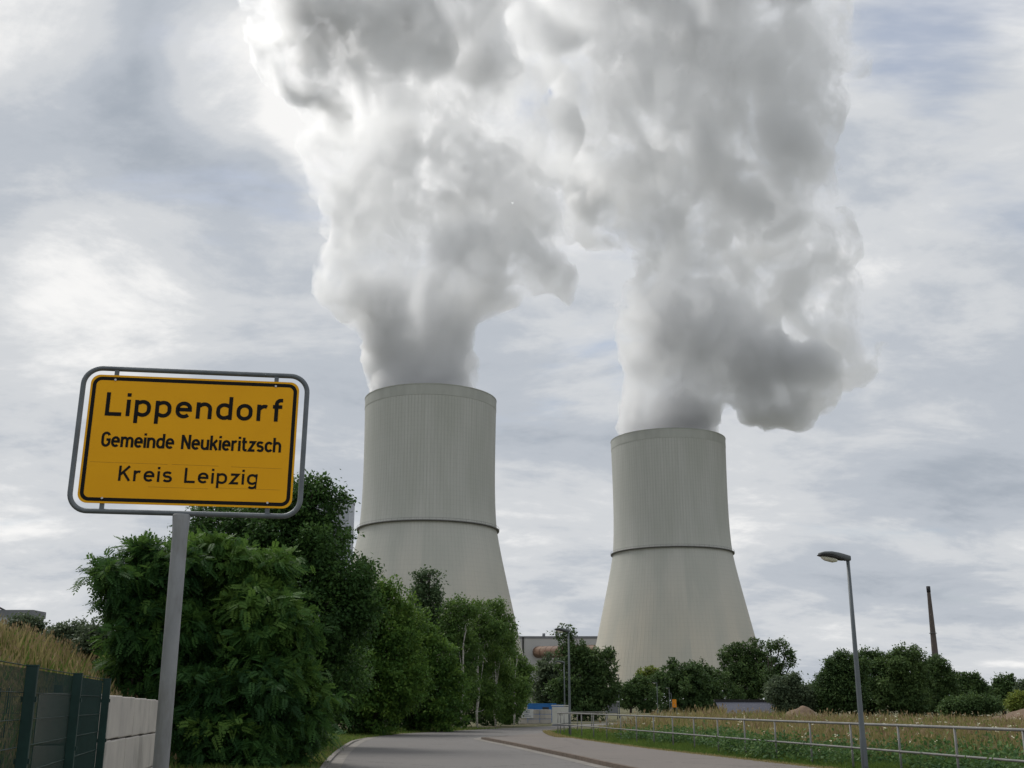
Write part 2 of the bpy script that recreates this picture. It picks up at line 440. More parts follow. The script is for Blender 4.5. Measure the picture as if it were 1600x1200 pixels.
def smooth_line(pts, n=8):              # Catmull-Rom
    pts = [Vector((p[0], p[1], 0)) for p in pts]; P = [pts[0] * 2 - pts[1]] + pts + [pts[-1] * 2 - pts[-2]]; out = []
    for i in range(1, len(P) - 2):
        for k in range(n):
            t = k / n; a, b, c, d = P[i - 1], P[i], P[i + 1], P[i + 2]
            q = .5 * ((2 * b) + (c - a) * t + (2 * a - 5 * b + 4 * c - d) * t * t + (3 * b - a - 3 * c + d) * t ** 3)
            out.append((q.x, q.y))
    out.append((pts[-1].x, pts[-1].y)); return out
LEFT = smooth_line([(1.8, -30), (.2, -8), (-.75, 5), (-2.7, 16), (-4.66, 29.6), (-6.0, 42), (-6.75, 53), (-6.0, 61.5), (-3.7, 68), (0, 77), (3.9, 86), (8.5, 96), (15, 108), (24, 124)])
KERB = smooth_line([(9.5, -30), (7.4, -8), (6.0, 8), (4.3, 19), (2.51, 29.6), (1.86, 33.9), (1.06, 38.7), (0, 45), (-1.13, 51.2), (-1.42, 53.6), (-1.15, 55.6), (-.2, 58)])
INNER = smooth_line([(16, -30), (13.6, -8), (11.2, 10), (9.0, 20), (6.8, 29.6), (4.42, 40.2), (2.77, 50.3), (2.1, 57), (1.9, 63), (2.0, 68), (3.0, 75), (5.4, 83), (9.5, 92), (16, 103), (26, 119)])
def asphalt(name, c1, c2, warm):
    m, nt, out = new_mat(name); tc = nt.add('ShaderNodeTexCoord'); O = tc.outputs['Object']
    g = nt.noise(O, 55, 3, .7); b = nt.noise(O, .35, 5, .6); t = nt.noise(nt.mapping(O, (1.2, .5, 1)), .5, 4, .6)
    c = nt.mix(nt.maprange(b, .35, .65, 0, 1), c1, c2)
    c = nt.mix(nt.maprange(t, .5, .75, 0, .35), c, warm)
    vo = nt.add('ShaderNodeTexVoronoi', feature='DISTANCE_TO_EDGE', ins={'Vector': nt.mapping(O, (1, 1, 1)), 'Scale': .16, 'Randomness': 1.0})
    wv = nt.noise(O, 1.6, 5, .7, 1.0)
    cr_ = nt.math('ADD', vo.outputs['Distance'], nt.math('MULTIPLY', nt.math('SUBTRACT', wv, .5), .16))
    crk = nt.math('MULTIPLY', nt.maprange(nt.math('ABSOLUTE', cr_), 0, .006, 1, 0), .55)
    c = nt.mix(nt.maprange(g, .38, .62, .0, .55), c, tuple(x * .62 for x in c1))
    c = nt.mix(crk, c, (.03, .03, .03))
    p = nt.add('ShaderNodeBsdfPrincipled', ins={'Roughness': .88, 'Base Color': c, 'Specular IOR Level': .3})
    bn = nt.add('ShaderNodeBump', ins={'Strength': .35, 'Distance': .01, 'Height': g}); nt.l.new(bn.outputs[0], p.inputs['Normal'])
    nt.l.new(p.outputs[0], out.inputs[0]); return m
M_ASPH = asphalt('asphalt', (.172, .164, .158), (.160, .153, .148), (.19, .178, .165))
M_PAVE = asphalt('path_asphalt', (.182, .163, .15), (.168, .15, .138), (.21, .185, .16))
M_KERB = surf('kerb_stone', (.16, .125, .10), (.10, .08, .065), rough=.9, scale=5, bump=.5)
M_GUT = surf('gutter_concrete', (.24, .225, .205), (.19, .178, .165), rough=.9, scale=4, bump=.4, c3=(.15, .14, .12), scale3=1.2)
def poly_sheet(name, loop, z, mat, zf=None):
    bm = bmesh.new(); vs = [bm.verts.new((x, y, z if zf is None else zf(x, y))) for x, y in loop]
    es = [bm.edges.new((vs[i], vs[(i + 1) % len(vs)])) for i in range(len(vs))]
    bmesh.ops.triangle_fill(bm, use_beauty=True, use_dissolve=False, edges=es)
    for f in bm.faces:
        if f.normal.z < 0: f.normal_flip()
    me = bpy.data.meshes.new(name); bm.to_mesh(me); bm.free()
    return link_mesh(name, me, mat)
tag(poly_sheet('road', LEFT + INNER[::-1], .004, M_ASPH), kind='structure')
def offset_line(L, d):
    out = []
    for i in range(len(L)):
        a = Vector(L[max(i - 1, 0)]); b = Vector(L[min(i + 1, len(L) - 1)]); t = (b - a).normalized()
        out.append((L[i][0] + t.y * d, L[i][1] - t.x * d))
    return out
def kz(y): return .012 + .098 * float(sstep(56.5, 50.5, np.array(y)))
# pavement slab, its edge dropping to the road at the tip
k_in = offset_line(KERB, .12)
inner_p = [p for p in INNER if p[1] < 63.2]
tip = [(.3, 60.0), (1.0, 62.0), (1.6, 63.4)]
tag(poly_sheet('pavement', k_in + tip + inner_p[::-1], 0, M_PAVE, zf=lambda x, y: kz(y)), kind='structure')
def strip(name, L0, L1, z0f, z1f, mat, parent=None):
    vs = []; 
    for (a, b), (c, d) in zip(L0, L1): vs += [(a, b, z0f(a, b)), (c, d, z1f(c, d))]
    return MB().add(vs, [(2 * i, 2 * i + 2, 2 * i + 3, 2 * i + 1)[::-1] for i in range(len(L0) - 1)]).build(name, mat, parent)
mbk = MB(); k0 = KERB; k1 = offset_line(KERB, .124); vs = []
for (a, b), (c, d) in zip(k0, k1):
    h = kz(b); vs += [(a, b, -.02), (a, b, h + .006), (c, d, h + .006)]
mbk.add(vs, [f for i in range(len(k0) - 1) for f in ((3 * i, 3 * i + 1, 3 * i + 4, 3 * i + 3), (3 * i + 1, 3 * i + 2, 3 * i + 5, 3 * i + 4))])
tag(mbk.build('kerb', M_KERB), kind='structure')
def z8(a, b): return .009
tag(strip('gutter', offset_line(KERB, -.36), offset_line(KERB, .01), z8, z8, M_GUT), kind='structure')
lk = [p for p in LEFT if p[1] < 55.5]
def lz(a, b): return .012 + .05 * float(sstep(54, 48, np.array(b)))
l0 = offset_line(lk, -.02); l1 = offset_line(lk, .33)
tag(strip('gutter', l0, l1, z8, z8, M_GUT), kind='structure')
mbk = MB(); k0 = offset_line(lk, -.02); k1 = offset_line(lk, -.16); vs = []
for (a, b), (c, d) in zip(k0, k1):
    h = lz(a, b); vs += [(a, b, -.02), (a, b, h), (c, d, h), (c, d, -.02)]
mbk.add(vs, [f for i in range(len(k0) - 1) for f in ((4 * i, 4 * i + 4, 4 * i + 5, 4 * i + 1), (4 * i + 1, 4 * i + 5, 4 * i + 6, 4 * i + 2), (4 * i + 2, 4 * i + 6, 4 * i + 7, 4 * i + 3))])
tag(mbk.build('kerb', M_GUT), kind='structure')
# ------------------------------------------------------------------ town sign
M_YEL = surf('sign_yellow', (.90, .44, .004), (.84, .40, .004), rough=.5, scale=2.5, spec=.2, bump=.02)
M_BLK = surf('sign_black', (.006, .006, .007), (.010, .010, .010), rough=.6, spec=.15)
M_GALV = surf('galvanised_tube', (.17, .19, .205), (.12, .135, .15), rough=.5, metal=.3, scale=9, bump=.1)
M_GALVP = surf('galvanised_post', (.33, .345, .36), (.27, .285, .30), rough=.6, metal=.2, scale=14, bump=.2, stretch=(1, 1, .3), c3=(.20, .20, .195), scale3=5)
M_BOLT = surf('bolt_steel', (.5, .5, .5), rough=.35, metal=.8)
def arc(cx, cy, rx, ry, a0, a1, n=9):
    return [(cx + rx * math.cos(R(a0 + (a1 - a0) * i / n)), cy + ry * math.sin(R(a0 + (a1 - a0) * i / n))) for i in range(n + 1)]
# stroke skeletons, x height 5, capital height 7, stroke weight 1; (advance width, [polylines])
def bowl(x0, x1, y0, y1, r):            # closed round-cornered loop
    return arc(x1 - r, y1 - r, r, r, 90, 0, 6) + arc(x1 - r, y0 + r, r, r, 0, -90, 6) + arc(x0 + r, y0 + r, r, r, -90, -180, 6) + arc(x0 + r, y1 - r, r, r, 180, 90, 6)
GL = {
 'L': (4.2, [[(.5, 7), (.5, .5), (4.2, .5)]]),
 'i': (1.0, [[(.5, 0), (.5, 5)], [(.5, 5.9), (.5, 6.95)]]),
 'p': (4.2, [[(.5, -2), (.5, 5)], [(.5, 3.9)] + arc(2.1, 2.9, 1.6, 1.6, 110, 0, 7) + arc(2.1, 2.1, 1.6, 1.6, 0, -110, 7) + [(.5, 1.1)]]),
 'e': (4.2, [[(.5, 2.6), (3.7, 2.6), (3.7, 2.9)] + arc(2.1, 2.9, 1.6, 1.6, 0, 180, 12) + arc(2.1, 2.1, 1.6, 1.6, 180, 318, 10)]),
 'n': (4.1, [[(.5, 0), (.5, 5)], [(.5, 3.7)] + arc(2.1, 3.0, 1.5, 1.5, 115, 0, 8) + [(3.6, 0)]]),
 'd': (4.2, [[(3.7, 7), (3.7, 0)], [(3.7, 3.9)] + arc(2.1, 2.9, 1.6, 1.6, 70, 180, 7) + arc(2.1, 2.1, 1.6, 1.6, 180, 290, 7) + [(3.7, 1.1)]]),
 'o': (4.2, ['loop'] + [bowl(.5, 3.7, .5, 4.5, 1.6)]),
 'r': (2.9, [[(.5, 0), (.5, 5)], [(.5, 3.5)] + arc(2.0, 3.2, 1.3, 1.3, 130, 62, 5)]),
 'f': (2.7, [[(1.1, 0), (1.1, 5.3)] + arc(2.2, 5.4, 1.1, 1.1, 178, 90, 6) + [(2.7, 6.5)], [(.1, 4.5), (2.6, 4.5)]]),
 'G': (4.5, [arc(2.3, 4.8, 1.75, 1.75, 22, 180, 10) + arc(2.3, 2.25, 1.75, 1.75, 180, 360, 12) + [(4.05, 3.4), (2.5, 3.4)]]),
 'm': (6.4, [[(.5, 0), (.5, 5)], [(.5, 3.7)] + arc(1.9, 3.2, 1.3, 1.3, 115, 0, 8) + [(3.2, 0)], [(3.2, 3.7)] + arc(4.6, 3.2, 1.3, 1.3, 150, 0, 8) + [(5.9, 0)]]),
 'N': (4.7, [[(.5, 0), (.5, 6.9)], [(.55, 6.6), (4.15, .4)], [(4.2, 0.1), (4.2, 7)]]),
 'u': (4.1, [[(3.6, 5), (3.6, 0)], [(.5, 5)] + arc(2.0, 2.0, 1.5, 1.5, 180, 295, 9) + [(3.6, 1.3)]]),
 'k': (4.0, [[(.5, 0), (.5, 7)], [(.5, 1.9), (3.55, 4.95)], [(1.8, 2.9), (3.6, .05)]]),
 't': (2.9, [[(1.1, 6.6), (1.1, 1.6)] + arc(2.1, 1.5, 1.0, 1.0, 180, 270, 6) + [(2.8, .5)], [(.1, 4.5), (2.7, 4.5)]]),
 'z': (3.6, [[(.3, 4.5), (3.15, 4.5), (.45, .5), (3.4, .5)]]),
 's': (3.8, [arc(2.0, 3.55, 1.35, .95, 30, 90, 4) + [(1.8, 4.5)] + arc(1.55, 3.55, 1.0, .95, 90, 270, 8)[1:] + [(2.2, 2.55)] + arc(2.3, 1.5, 1.0, 1.0, 90, -90, 8) + [(1.8, .5)] + arc(1.9, 1.5, 1.5, 1.0, 265, 210, 4)]),
 'c': (3.7, [arc(2.1, 2.9, 1.6, 1.6, 32, 180, 9) + arc(2.1, 2.1, 1.6, 1.6, 180, 328, 9)]),
 'h': (4.1, [[(.5, 0), (.5, 7)], [(.5, 3.7)] + arc(2.1, 3.0, 1.5, 1.5, 115, 0, 8) + [(3.6, 0)]]),
 'K': (4.7, [[(.5, 0), (.5, 7)], [(.5, 2.6), (4.1, 6.9)], [(1.9, 4.0), (4.3, .1)]]),
 'g': (4.2, [[(3.7, 5), (3.7, -.4)] + arc(2.1, -.0, 1.6, 1.5, -10, -140, 9), [(3.7, 3.9)] + arc(2.1, 2.9, 1.6, 1.6, 70, 180, 7) + arc(2.1, 2.1, 1.6, 1.6, 180, 290, 7) + [(3.7, 1.1)]]),
 ' ': (2.6, []),
}
def stroke(mb, pts, w, z0, z1, closed=False):
    P = []
    for p in pts:
        p = Vector((p[0], p[1]))
        if not P or (p - P[-1]).length > 1e-5: P.append(p)
    if closed and (P[0] - P[-1]).length < 1e-5: P.pop()
    m = len(P); L = []; Rr = []
    for i in range(m):
        a = P[i - 1] if (i or closed) else None; b = P[(i + 1) % m] if (i < m - 1 or closed) else None
        t0 = (P[i] - a).normalized() if a is not None else None; t1 = (b - P[i]).normalized() if b is not None else None
        t0 = t0 or t1; t1 = t1 or t0
        n0 = Vector((-t0.y, t0.x)); n1 = Vector((-t1.y, t1.x)); n = (n0 + n1).normalized()
        k = w / 2 / max(n.dot(n0), .35)
        L.append(P[i] + n * k); Rr.append(P[i] - n * k)
    vs = []
    for i in range(m): vs += [(L[i].x, -z1, L[i].y), (Rr[i].x, -z1, Rr[i].y), (L[i].x, -z0, L[i].y), (Rr[i].x, -z0, Rr[i].y)]
    fs = []
    for i in range(m if closed else m - 1):
        a, b = 4 * i, 4 * ((i + 1) % m)
        fs += [(a + 1, b + 1, b, a), (a, b, b + 2, a + 2), (b + 1, a + 1, a + 3, b + 3)]
    if not closed:
        e = 4 * (m - 1); fs += [(0, 2, 3, 1), (e + 1, e + 3, e + 2, e)]
    mb.add(vs, fs)
def lettering(text, x0, x1, base, unit, name, parent, squeeze=1.0, weight=1.0):
    """text in a row from x0 to x1 of the plate, capital height 7 units"""
    adv = [GL[c][0] * squeeze for c in text]; nat = sum(adv) * unit
    gap = ((x1 - x0) - nat) / (len(text) - 1)
    x = x0
    for c, a in zip(text, adv):
        loop = False; mb = MB()
        for k, pl in enumerate(GL[c][1]):
            if pl == 'loop': loop = True; continue
            sw = weight * unit
            pts = [(x + (sw / 2 + (px_ - .5) * unit * squeeze), base + pz * unit) for px_, pz in pl]
            stroke(mb, pts, sw, .0018, .0026 + k * .00012, loop)
        if mb.v: mb.build('letter', M_BLK, parent)
        x += a * unit + gap
SW, SH = 1.0, .632
SC = Vector((-1.556, 5.235, 2.792)); SYAW = .115
sign = thing('town_sign', 'yellow town entry sign reading Lippendorf in a rounded grey tube frame on one post', 'town sign', (SC.x, SC.y, 0), SYAW)
def rrect(w, h, r, n=8):
    out = []
    for cx, cy, a in ((w / 2 - r, h / 2 - r, 0), (-w / 2 + r, h / 2 - r, 90), (-w / 2 + r, -h / 2 + r, 180), (w / 2 - r, -h / 2 + r, 270)):
        out += [(cx + r * math.cos(R(a + 90 * i / n)), cy + r * math.sin(R(a + 90 * i / n))) for i in range(n + 1)]
    return out
ROLL = -.010
pv = bpy.data.objects.new  # plate lies in local XZ, facing -Y
def plate(name, pts, y0, y1, mat, parent):
    n = len(pts)
    mb = MB().add([(x, y0, z) for x, z in pts] + [(x, y1, z) for x, z in pts],
                  [tuple(range(n)), tuple(reversed(range(n, 2 * n)))] + [(i + n, (i + 1) % n + n, (i + 1) % n, i) for i in range(n)])
    return mb.build(name, mat, parent)
pn = plate('sign_panel', rrect(SW, SH, .045), -.0015, .0015, M_YEL, sign); pn.location = (0, 0, SC.z); pn.rotation_euler = (0, -ROLL, 0)
mb = MB(); stroke(mb, rrect(SW - .037, SH - .037, .034), .0175, .0016, .0021, True); mb.build('border', M_BLK, pn)
lettering('Lippendorf', -.418, .425, .112, .0166, 'lettering', pn, squeeze=1.10, weight=1.12)
lettering('Gemeinde Neukieritzsch', -.420, .428, -.042, .01035, 'lettering', pn, squeeze=.86, weight=1.18)
lettering('Kreis Leipzig', -.322, .330, -.206, .0105, 'lettering', pn, squeeze=1.14, weight=1.08)
# faint seams of the foil
M_SEAM = surf('foil_seam', (.30, .13, .004), (.5, .24, .006), rough=.6, scale=20)
for z_, xa, xb in ((-.118, -.46, -.1), (-.1185, -.08, .14), (-.121, .2, .44), (-.226, .13, .44), (-.231, -.18, .1)):
    mb = MB(); stroke(mb, [(xa, z_), (xb, z_ - .001)], .0016, .0015, .00165); mb.build('foil_seam', M_SEAM, pn)
fr = MB(); fr.tube([(x, 0.012, z) for x, z in rrect(SW + .076, SH + .072, .085, 10)], .0125, 14, closed=True)
fo = fr.build('frame', M_GALV, sign); fo.location = (0, 0, SC.z); fo.rotation_euler = (0, -ROLL, 0)
for sx in (-.385, .385):
    for sz in (-1, 1):
        mb = MB(); mb.box((sx, .009, sz * (SH / 2 - .004)), (.020, .012, .074)); b = mb.build('clip', M_GALV, fo)
        mb = MB(); mb.tube([(sx, -.0015, sz * (SH / 2 - .024)), (sx, -.007, sz * (SH / 2 - .024))], .0055, 8); mb.build('bolt', M_BOLT, b)
pz = SC.z - SH / 2 - .036 - .010
pm = MB(); pm.tube([(-.018, .014, -.4), (-.018, .014, pz - .10), (-.018, .014, pz - .0), (-.018, .014, pz + .004)], [.034, .036, .042, .040], 28)
pm.build('post', M_GALVP, sign)
# ------------------------------------------------------------------ street lamps
M_POLE = surf('lamp_pole_paint', (.13, .15, .16), (.10, .115, .125), rough=.5, metal=.1, scale=4, stretch=(1, 1, .15))
M_HEAD = surf('lamp_housing', (.13, .145, .15), (.10, .112, .12), rough=.5, scale=5)
M_UND = surf('lamp_underside', (.03, .03, .03), rough=.5)
m, nt, out = new_mat('lamp_glass')
b = nt.add('ShaderNodeBsdfPrincipled', ins={'Base Color': (.72, .72, .58, 1), 'Roughness': .18, 'Transmission Weight': .35, 'IOR': 1.45}); nt.l.new(b.outputs[0], out.inputs[0]); M_LGL = m
def loft(mb, secs, n=14):
    """sections (x, z_top, z_bottom, half width) along -x, squarish cross-section"""
    vs = []
    for x, zt, zb, w in secs:
        for k in range(n):
            a = 2 * math.pi * k / n; c, s = math.cos(a), math.sin(a)
            cc = math.copysign(abs(c) ** .6, c); ss = math.copysign(abs(s) ** .6, s)
            vs.append((x, w * cc, (zt + zb) / 2 + (zt - zb) / 2 * ss))
    m_ = len(secs)
    fs = [(i * n + k, i * n + (k + 1) % n, (i + 1) * n + (k + 1) % n, (i + 1) * n + k) for i in range(m_ - 1) for k in range(n)]
    fs += [tuple(reversed(range(n))), tuple(range((m_ - 1) * n, m_ * n))]
    mb.add(vs, fs, True); return mb
def make_lamp(H, label, group):
    t = thing('street_lamp', label, 'street lamp', group=group)
    MB().tube([(0, 0, -.2), (0, 0, .9), (0, 0, .95), (0, 0, H * .55), (0, 0, H - .04)], [.062, .062, .052, .046, .034], 16).build('pole', M_POLE, t)
    mb = MB(); mb.box((0, -.058, .55), (.07, .012, .3)); mb.build('access_door', M_POLE, t, bevel=.004)
    h = loft(MB(), [(.055, H + .02, H - .05, .035), (.05, H + .045, H - .055, .05), (-.06, H + .075, H - .06, .075), (-.20, H + .105, H - .01, .105), (-.36, H + .125, H + .045, .12),
                    (-.50, H + .12, H + .05, .115), (-.585, H + .10, H + .055, .09), (-.60, H + .085, H + .06, .06)]).build('housing', M_HEAD, t)
    u = loft(MB(), [(-.10, H - .03, H - .055, .07), (-.22, H + .03, H - .045, .10), (-.40, H + .06, H - .0, .115), (-.56, H + .06, H + .02, .10), (-.625, H + .055, H + .035, .06)]).build('underside', M_UND, h)
    loft(MB(), [(-.235, H - .03, H - .05, .05), (-.25, H - .02, H - .085, .07), (-.32, H - .0, H - .095, .085), (-.47, H + .02, H - .06, .085), (-.54, H + .035, H - .02, .06), (-.56, H + .035, H + .01, .04)]).build('glass_bowl', M_LGL, h)
    return t
G_L = 'street lamps along the road'
def place_lamp(t, px, py_top, Y, label=None, rz=0.0):
    h = gz(py_top, Y); k = h / 4.45
    t.location = (gx(px, Y, 2.5), Y, 0); t.scale = (1, 1, 1) if abs(k - 1) < .0 else (k, k, k); t.rotation_euler = (0, 0, rz)
    if label: t['label'] = label
lamp = make_lamp(4.4, 'tall street lamp in front of the railing at right, nearest and largest lamp', G_L)
place_lamp(lamp, 1337, 868, 22.6, None, R(8))
for px_, pt, Y, rz, lab in ((889.5, 984, 57, 5, 'street lamp standing in front of the rounded left end of the railing'),
                            (882, 1034, 88, 8, 'street lamp beside the pale cabinet, just left of the one at the railing end'),
                            (967, 1054, 125, 6, 'street lamp beside the small shed, in front of the spiky-topped dark tree'),
                            (1027, 1067, 150, 4, 'small distant street lamp left of the orange sign, tallest above the dry grass'),
                            (1046, 1075, 172, 4, 'small distant street lamp just left of the orange sign'),
                            (1049, 1083, 185, 4, 'farthest and shortest street lamp, tucked behind another by the orange sign')):
    l = copy_tree(lamp); place_lamp(l, px_, pt, Y, lab, R(rz))
# ------------------------------------------------------------------ railing
M_RAIL = surf('rail_galvanised', (.22, .22, .21), (.16, .16, .155), rough=.6, metal=.15, scale=3, bump=.15)
rail = thing('railing', 'long grey tubular two-rail railing curving round the edge of the meadow', 'railing', (2.44, 58.3, 0))
rp = [(10.48, 14.5), (9.27, 21.06), (5.65, 40.79), (3.24, 53.95), (2.56, 57.7)]
posts = []
for k in range(-8, 12): posts.append((5.655 + .4022 * k, 40.795 - 2.1926 * k))
line = [posts[-1]] + [p for p in posts[::-1][1:]]
arcp = [(2.36, 59.3), (2.42, 60.3), (2.75, 61.2), (3.35, 61.9), (4.2, 62.4), (5.2, 62.8)]
path = smooth_line(line + arcp, 4)
loc = Vector((2.44, 58.3, 0))
for nm, z, r in (('top_rail', 1.105, .030), ('mid_rail', .56, .024)):
    MB().tube([Vector((x, y, z)) - loc for x, y in path], r, 10).build(nm, M_RAIL, rail)
pm = MB().tube([(0, 0, -.2), (0, 0, 1.09)], .025, 10)
pm.tube([(0, 0, .525), (0, 0, .595)], .031, 10); base = pm.build('post', M_RAIL, rail)
pp = posts + [(2.37, 59.8), (2.75, 61.2), (3.5, 62.0), (4.3, 62.45), (5.2, 62.8)]
for i, (x, y) in enumerate(pp):
    o = base if i == 0 else base.copy()
    if i: col.objects.link(o); o.parent = rail
    o.location = Vector((x, y, 0)) - loc
# ------------------------------------------------------------------ left fence
M_GRN = surf('fence_green', (.009, .038, .033), (.007, .028, .025), rough=.5, scale=6)
def wire_fence(label, pts, H, first_offset=0.0, post_top=.03):
    t = thing('mesh_fence', label, 'fence', (pts[0][0], pts[0][1], 0)); o0 = Vector((pts[0][0], pts[0][1], 0))
    for i in range(len(pts) - 1):
        a = Vector((pts[i][0], pts[i][1], 0)) - o0; b = Vector((pts[i + 1][0], pts[i + 1][1], 0)) - o0
        d = b - a; L = d.length; u = d / L; n = Vector((-u.y, u.x, 0)) * .05; mb = MB()
        def bar(p, q, r):
            mb.tube([p, q], r, 4, caps=False)
        nv = int(L / .042)
        for k in range(nv):
            p = a + u * (.025 + k * L / nv) + n; bar(p + Vector((0, 0, .04)), p + Vector((0, 0, H)), .0030)
        for k in range(int(H / .2) + 1):
            z = .05 + k * .2
            for s_ in (-.0065, .0065):
                q = n * (1 + s_ / .05); bar(a + q + Vector((0, 0, z)), b + q + Vector((0, 0, z)), .0038)
        mb.build('mesh_panel', M_GRN, t)
    for (x, y) in pts:
        p = Vector((x, y, 0)) - o0; u = (Vector((pts[1][0], pts[1][1], 0)) - Vector((pts[0][0], pts[0][1], 0))).normalized(); rz = math.atan2(u.y, u.x)
        mb = MB(); mb.box((0, 0, H / 2 - .1), (.06, .085, H + .2 + post_top), rz); q = mb.build('post', M_GRN, t, loc=p, bevel=.004)
        mb = MB(); mb.box((0, 0, H + post_top / 2 + .006), (.066, .092, .012), rz); mb.build('post_cap', M_GRN, q)
        for k in range(4): MB().box((0, 0, .25 + k * .45), (.03, .11, .04), rz).build('clamp', M_GRN, q)
    return t
d = Vector((-4.28, 11.3)) - Vector((-3.70, 8.82)); d.normalize(); f0 = Vector((-3.70, 8.82))
fpts = [tuple(f0 + d * 2.52 * k) for k in range(-5, 3)]; FE = fpts[-1]
wire_fence('dark green welded mesh fence in the left foreground, running up to the concrete wall', fpts, 1.83)
wire_fence('dark green mesh fence seen through the front fence, standing before the wall', [(FE[0] - .15, FE[1] + .12), (FE[0] - .76, FE[1] + .45), (FE[0] - 3.2, FE[1] + 1.9), (FE[0] - 5.4, FE[1] + 3.1)], 1.76)
# ------------------------------------------------------------------ concrete block wall
M_CONC = surf('wall_concrete', (.50, .47, .43), (.41, .385, .36), rough=.9, scale=1.6, bump=.5, stretch=(1, 1, .7), c3=(.30, .285, .26), scale3=.8)
wl = MB(); wa = Vector((-5.08, 13.75)); wb = Vector((-7.28, 24.7)); wd = (wb - wa); WL = wd.length; wd.normalize(); wn = Vector((-wd.y, wd.x))
rz = math.atan2(wd.y, wd.x)
def blocks(a, dr, n, L, lens, th=.55):
    rz_ = math.atan2(dr.y, dr.x); nn = Vector((-dr.y, dr.x))
    for row in range(3):
        x = 0.0 if row != 1 else -.0; i = 0
        while x < n * L - .05:
            ln = L * lens[(i * 3 + row * 2) % len(lens)]
            if i == 0 and row == 1: ln *= .55
            ln = min(ln, n * L - x)
            c = a + dr * (x + ln / 2) + nn * th / 2
            top = 1.70 - .008 * (x + ln / 2) - (2 - row) * .6
            jit = random.uniform(-.006, .006)
            wl.box((c.x + nn.x * jit, c.y + nn.y * jit, top - .295), (ln - .026, th - .01, .58), rz_)
            x += ln; i += 1
    c = a + dr * (n * L / 2) + nn * (th / 2)
blocks(wa, wd, 7, WL / 7, [1.0, 1.0, .96, 1.04])
wall = wl.build('concrete_block_wall', M_CONC, bevel=.018)
tag(wall, 'low retaining wall of pale concrete blocks between the mesh fence and the bushes', 'wall')
# ------------------------------------------------------------------ power station
M_CLAD = surf('cladding_grey', (.42, .45, .51), (.38, .41, .47), rough=.6, scale=.02, stretch=(1, 1, .2))
M_CLADD = surf('cladding_dark', (.20, .21, .235), (.18, .19, .21), rough=.6, scale=.05)
M_CLADL = surf('cladding_light', (.50, .505, .52), (.45, .455, .47), rough=.6, scale=.03)
M_RUST = surf('rust_brown_duct', (.155, .09, .06), (.11, .065, .045), rough=.6, metal=.1, scale=.15, c3=(.22, .15, .105), scale3=.06)
M_BRICK = surf('chimney_brick', (.13, .11, .098), (.10, .086, .08), rough=.9, scale=.3, stretch=(1, 1, .3))
M_WIN = surf('dark_glass', (.03, .035, .045), rough=.25)
def bldg(name, label, px0, px1, py_top, Y, depth, mat, cat='building', trim=M_CLADD, strips=True):
    x0, x1 = gx(px0, Y, 20), gx(px1, Y, 20); h = gz(py_top, Y); W = x1 - x0
    t = thing(name, label, cat, ((x0 + x1) / 2, Y + depth / 2, 0))
    MB().box((0, 0, h / 2 - .5), (W, depth, h - 1)).build('wall', mat, t)
    MB().box((0, 0, h - .9), (W + .6, depth + .6, 1.8)).build('roof', trim, t)
    if strips:
        n = max(3, int(W / 12))
        for k in range(n):
            x = -W / 2 + W * (k + .5) / n
            MB().box((x, -depth / 2 - .06, h * .5), (.12, .12, h - 3)).build('cladding_joint', mat, t)
    return t, h, W
t, h, W = bldg('boiler_house', 'tall blue-grey slab of the boiler house, just showing between the sign frame and left tower', 440, 535, 777, 900, 30, M_CLAD)
for k in range(3): MB().box((W / 2 - 9, -15.1, h - 12 - k * 28), (7, .3, 5)).build('louvre', M_CLADD, t)
t, h, W = bldg('machine_hall', 'long low grey machine hall between the two cooling towers', 790, 960, 994, 880, 70, M_CLADL)
MB().box((-W / 2 + 13.5, -35.3, h / 2), (1.2, .6, h - 1)).build('drainpipe', M_UND, t)
MB().tube([(-W / 2 + 30, -20, h), (-W / 2 + 30, -20, h + 3)], 1.2, 10).build('roof_vent', M_CLADD, t)
t, h, W = bldg('grey_hall', 'flat-roofed pale grey hall behind the dry grass at the far left', -130, 47, 953, 300, 8, M_CLAD)
MB().tube([(W / 2 - 8.2, -2, h), (W / 2 - 8.2, -14, h + 1.6)], .25, 8).build('roof_pipe', M_UND, t)
# flue duct from the hall into the right tower
a = at(840, 1019, 878); b_ = at(975, 1017, 757)
dt = thing('flue_duct', 'rust-brown round flue duct running from the machine hall into the right cooling tower', 'duct', tuple(a))
v = Vector(b_) - a
MB().tube([(0, 0, 0), tuple(v)], 4.3, 28).build('pipe', M_RUST, dt)
u_ = v.normalized()
for k in range(12):
    p = u_ * (2 + k * 9.5)
    MB().tube([p, p + u_ * .5], 4.45, 28).build('flange', M_RUST, dt)
for k in range(3):
    p = u_ * (30 + k * 35); MB().tube([p + Vector((0, 0, -4)), Vector((p.x, p.y, -a.z))], .8, 8).build('duct_support', M_CLADD, dt)
# brick chimney
ct = thing('chimney', 'lone slender dark brick chimney rising behind the trees at right', 'chimney', (gx(1460, 600, 30), 600, 0))
H = gz(916, 600)
MB().tube([(0, 0, 0), (0, 0, H * .45), (0, 0, H - 3), (0, 0, H)], [2.25, 1.6, .92, .92], 24).build('shaft', M_BRICK, ct)
MB().tube([(0, 0, H - 3.2), (0, 0, H - .1)], [1.02, 1.05], 24).build('crown_band', surf('soot', (.04, .04, .045)), ct)
MB().tube([(0, 0, H * .60), (0, 0, H * .60 + .3)], 1.9, 16).build('iron_ring', M_DKST, ct)
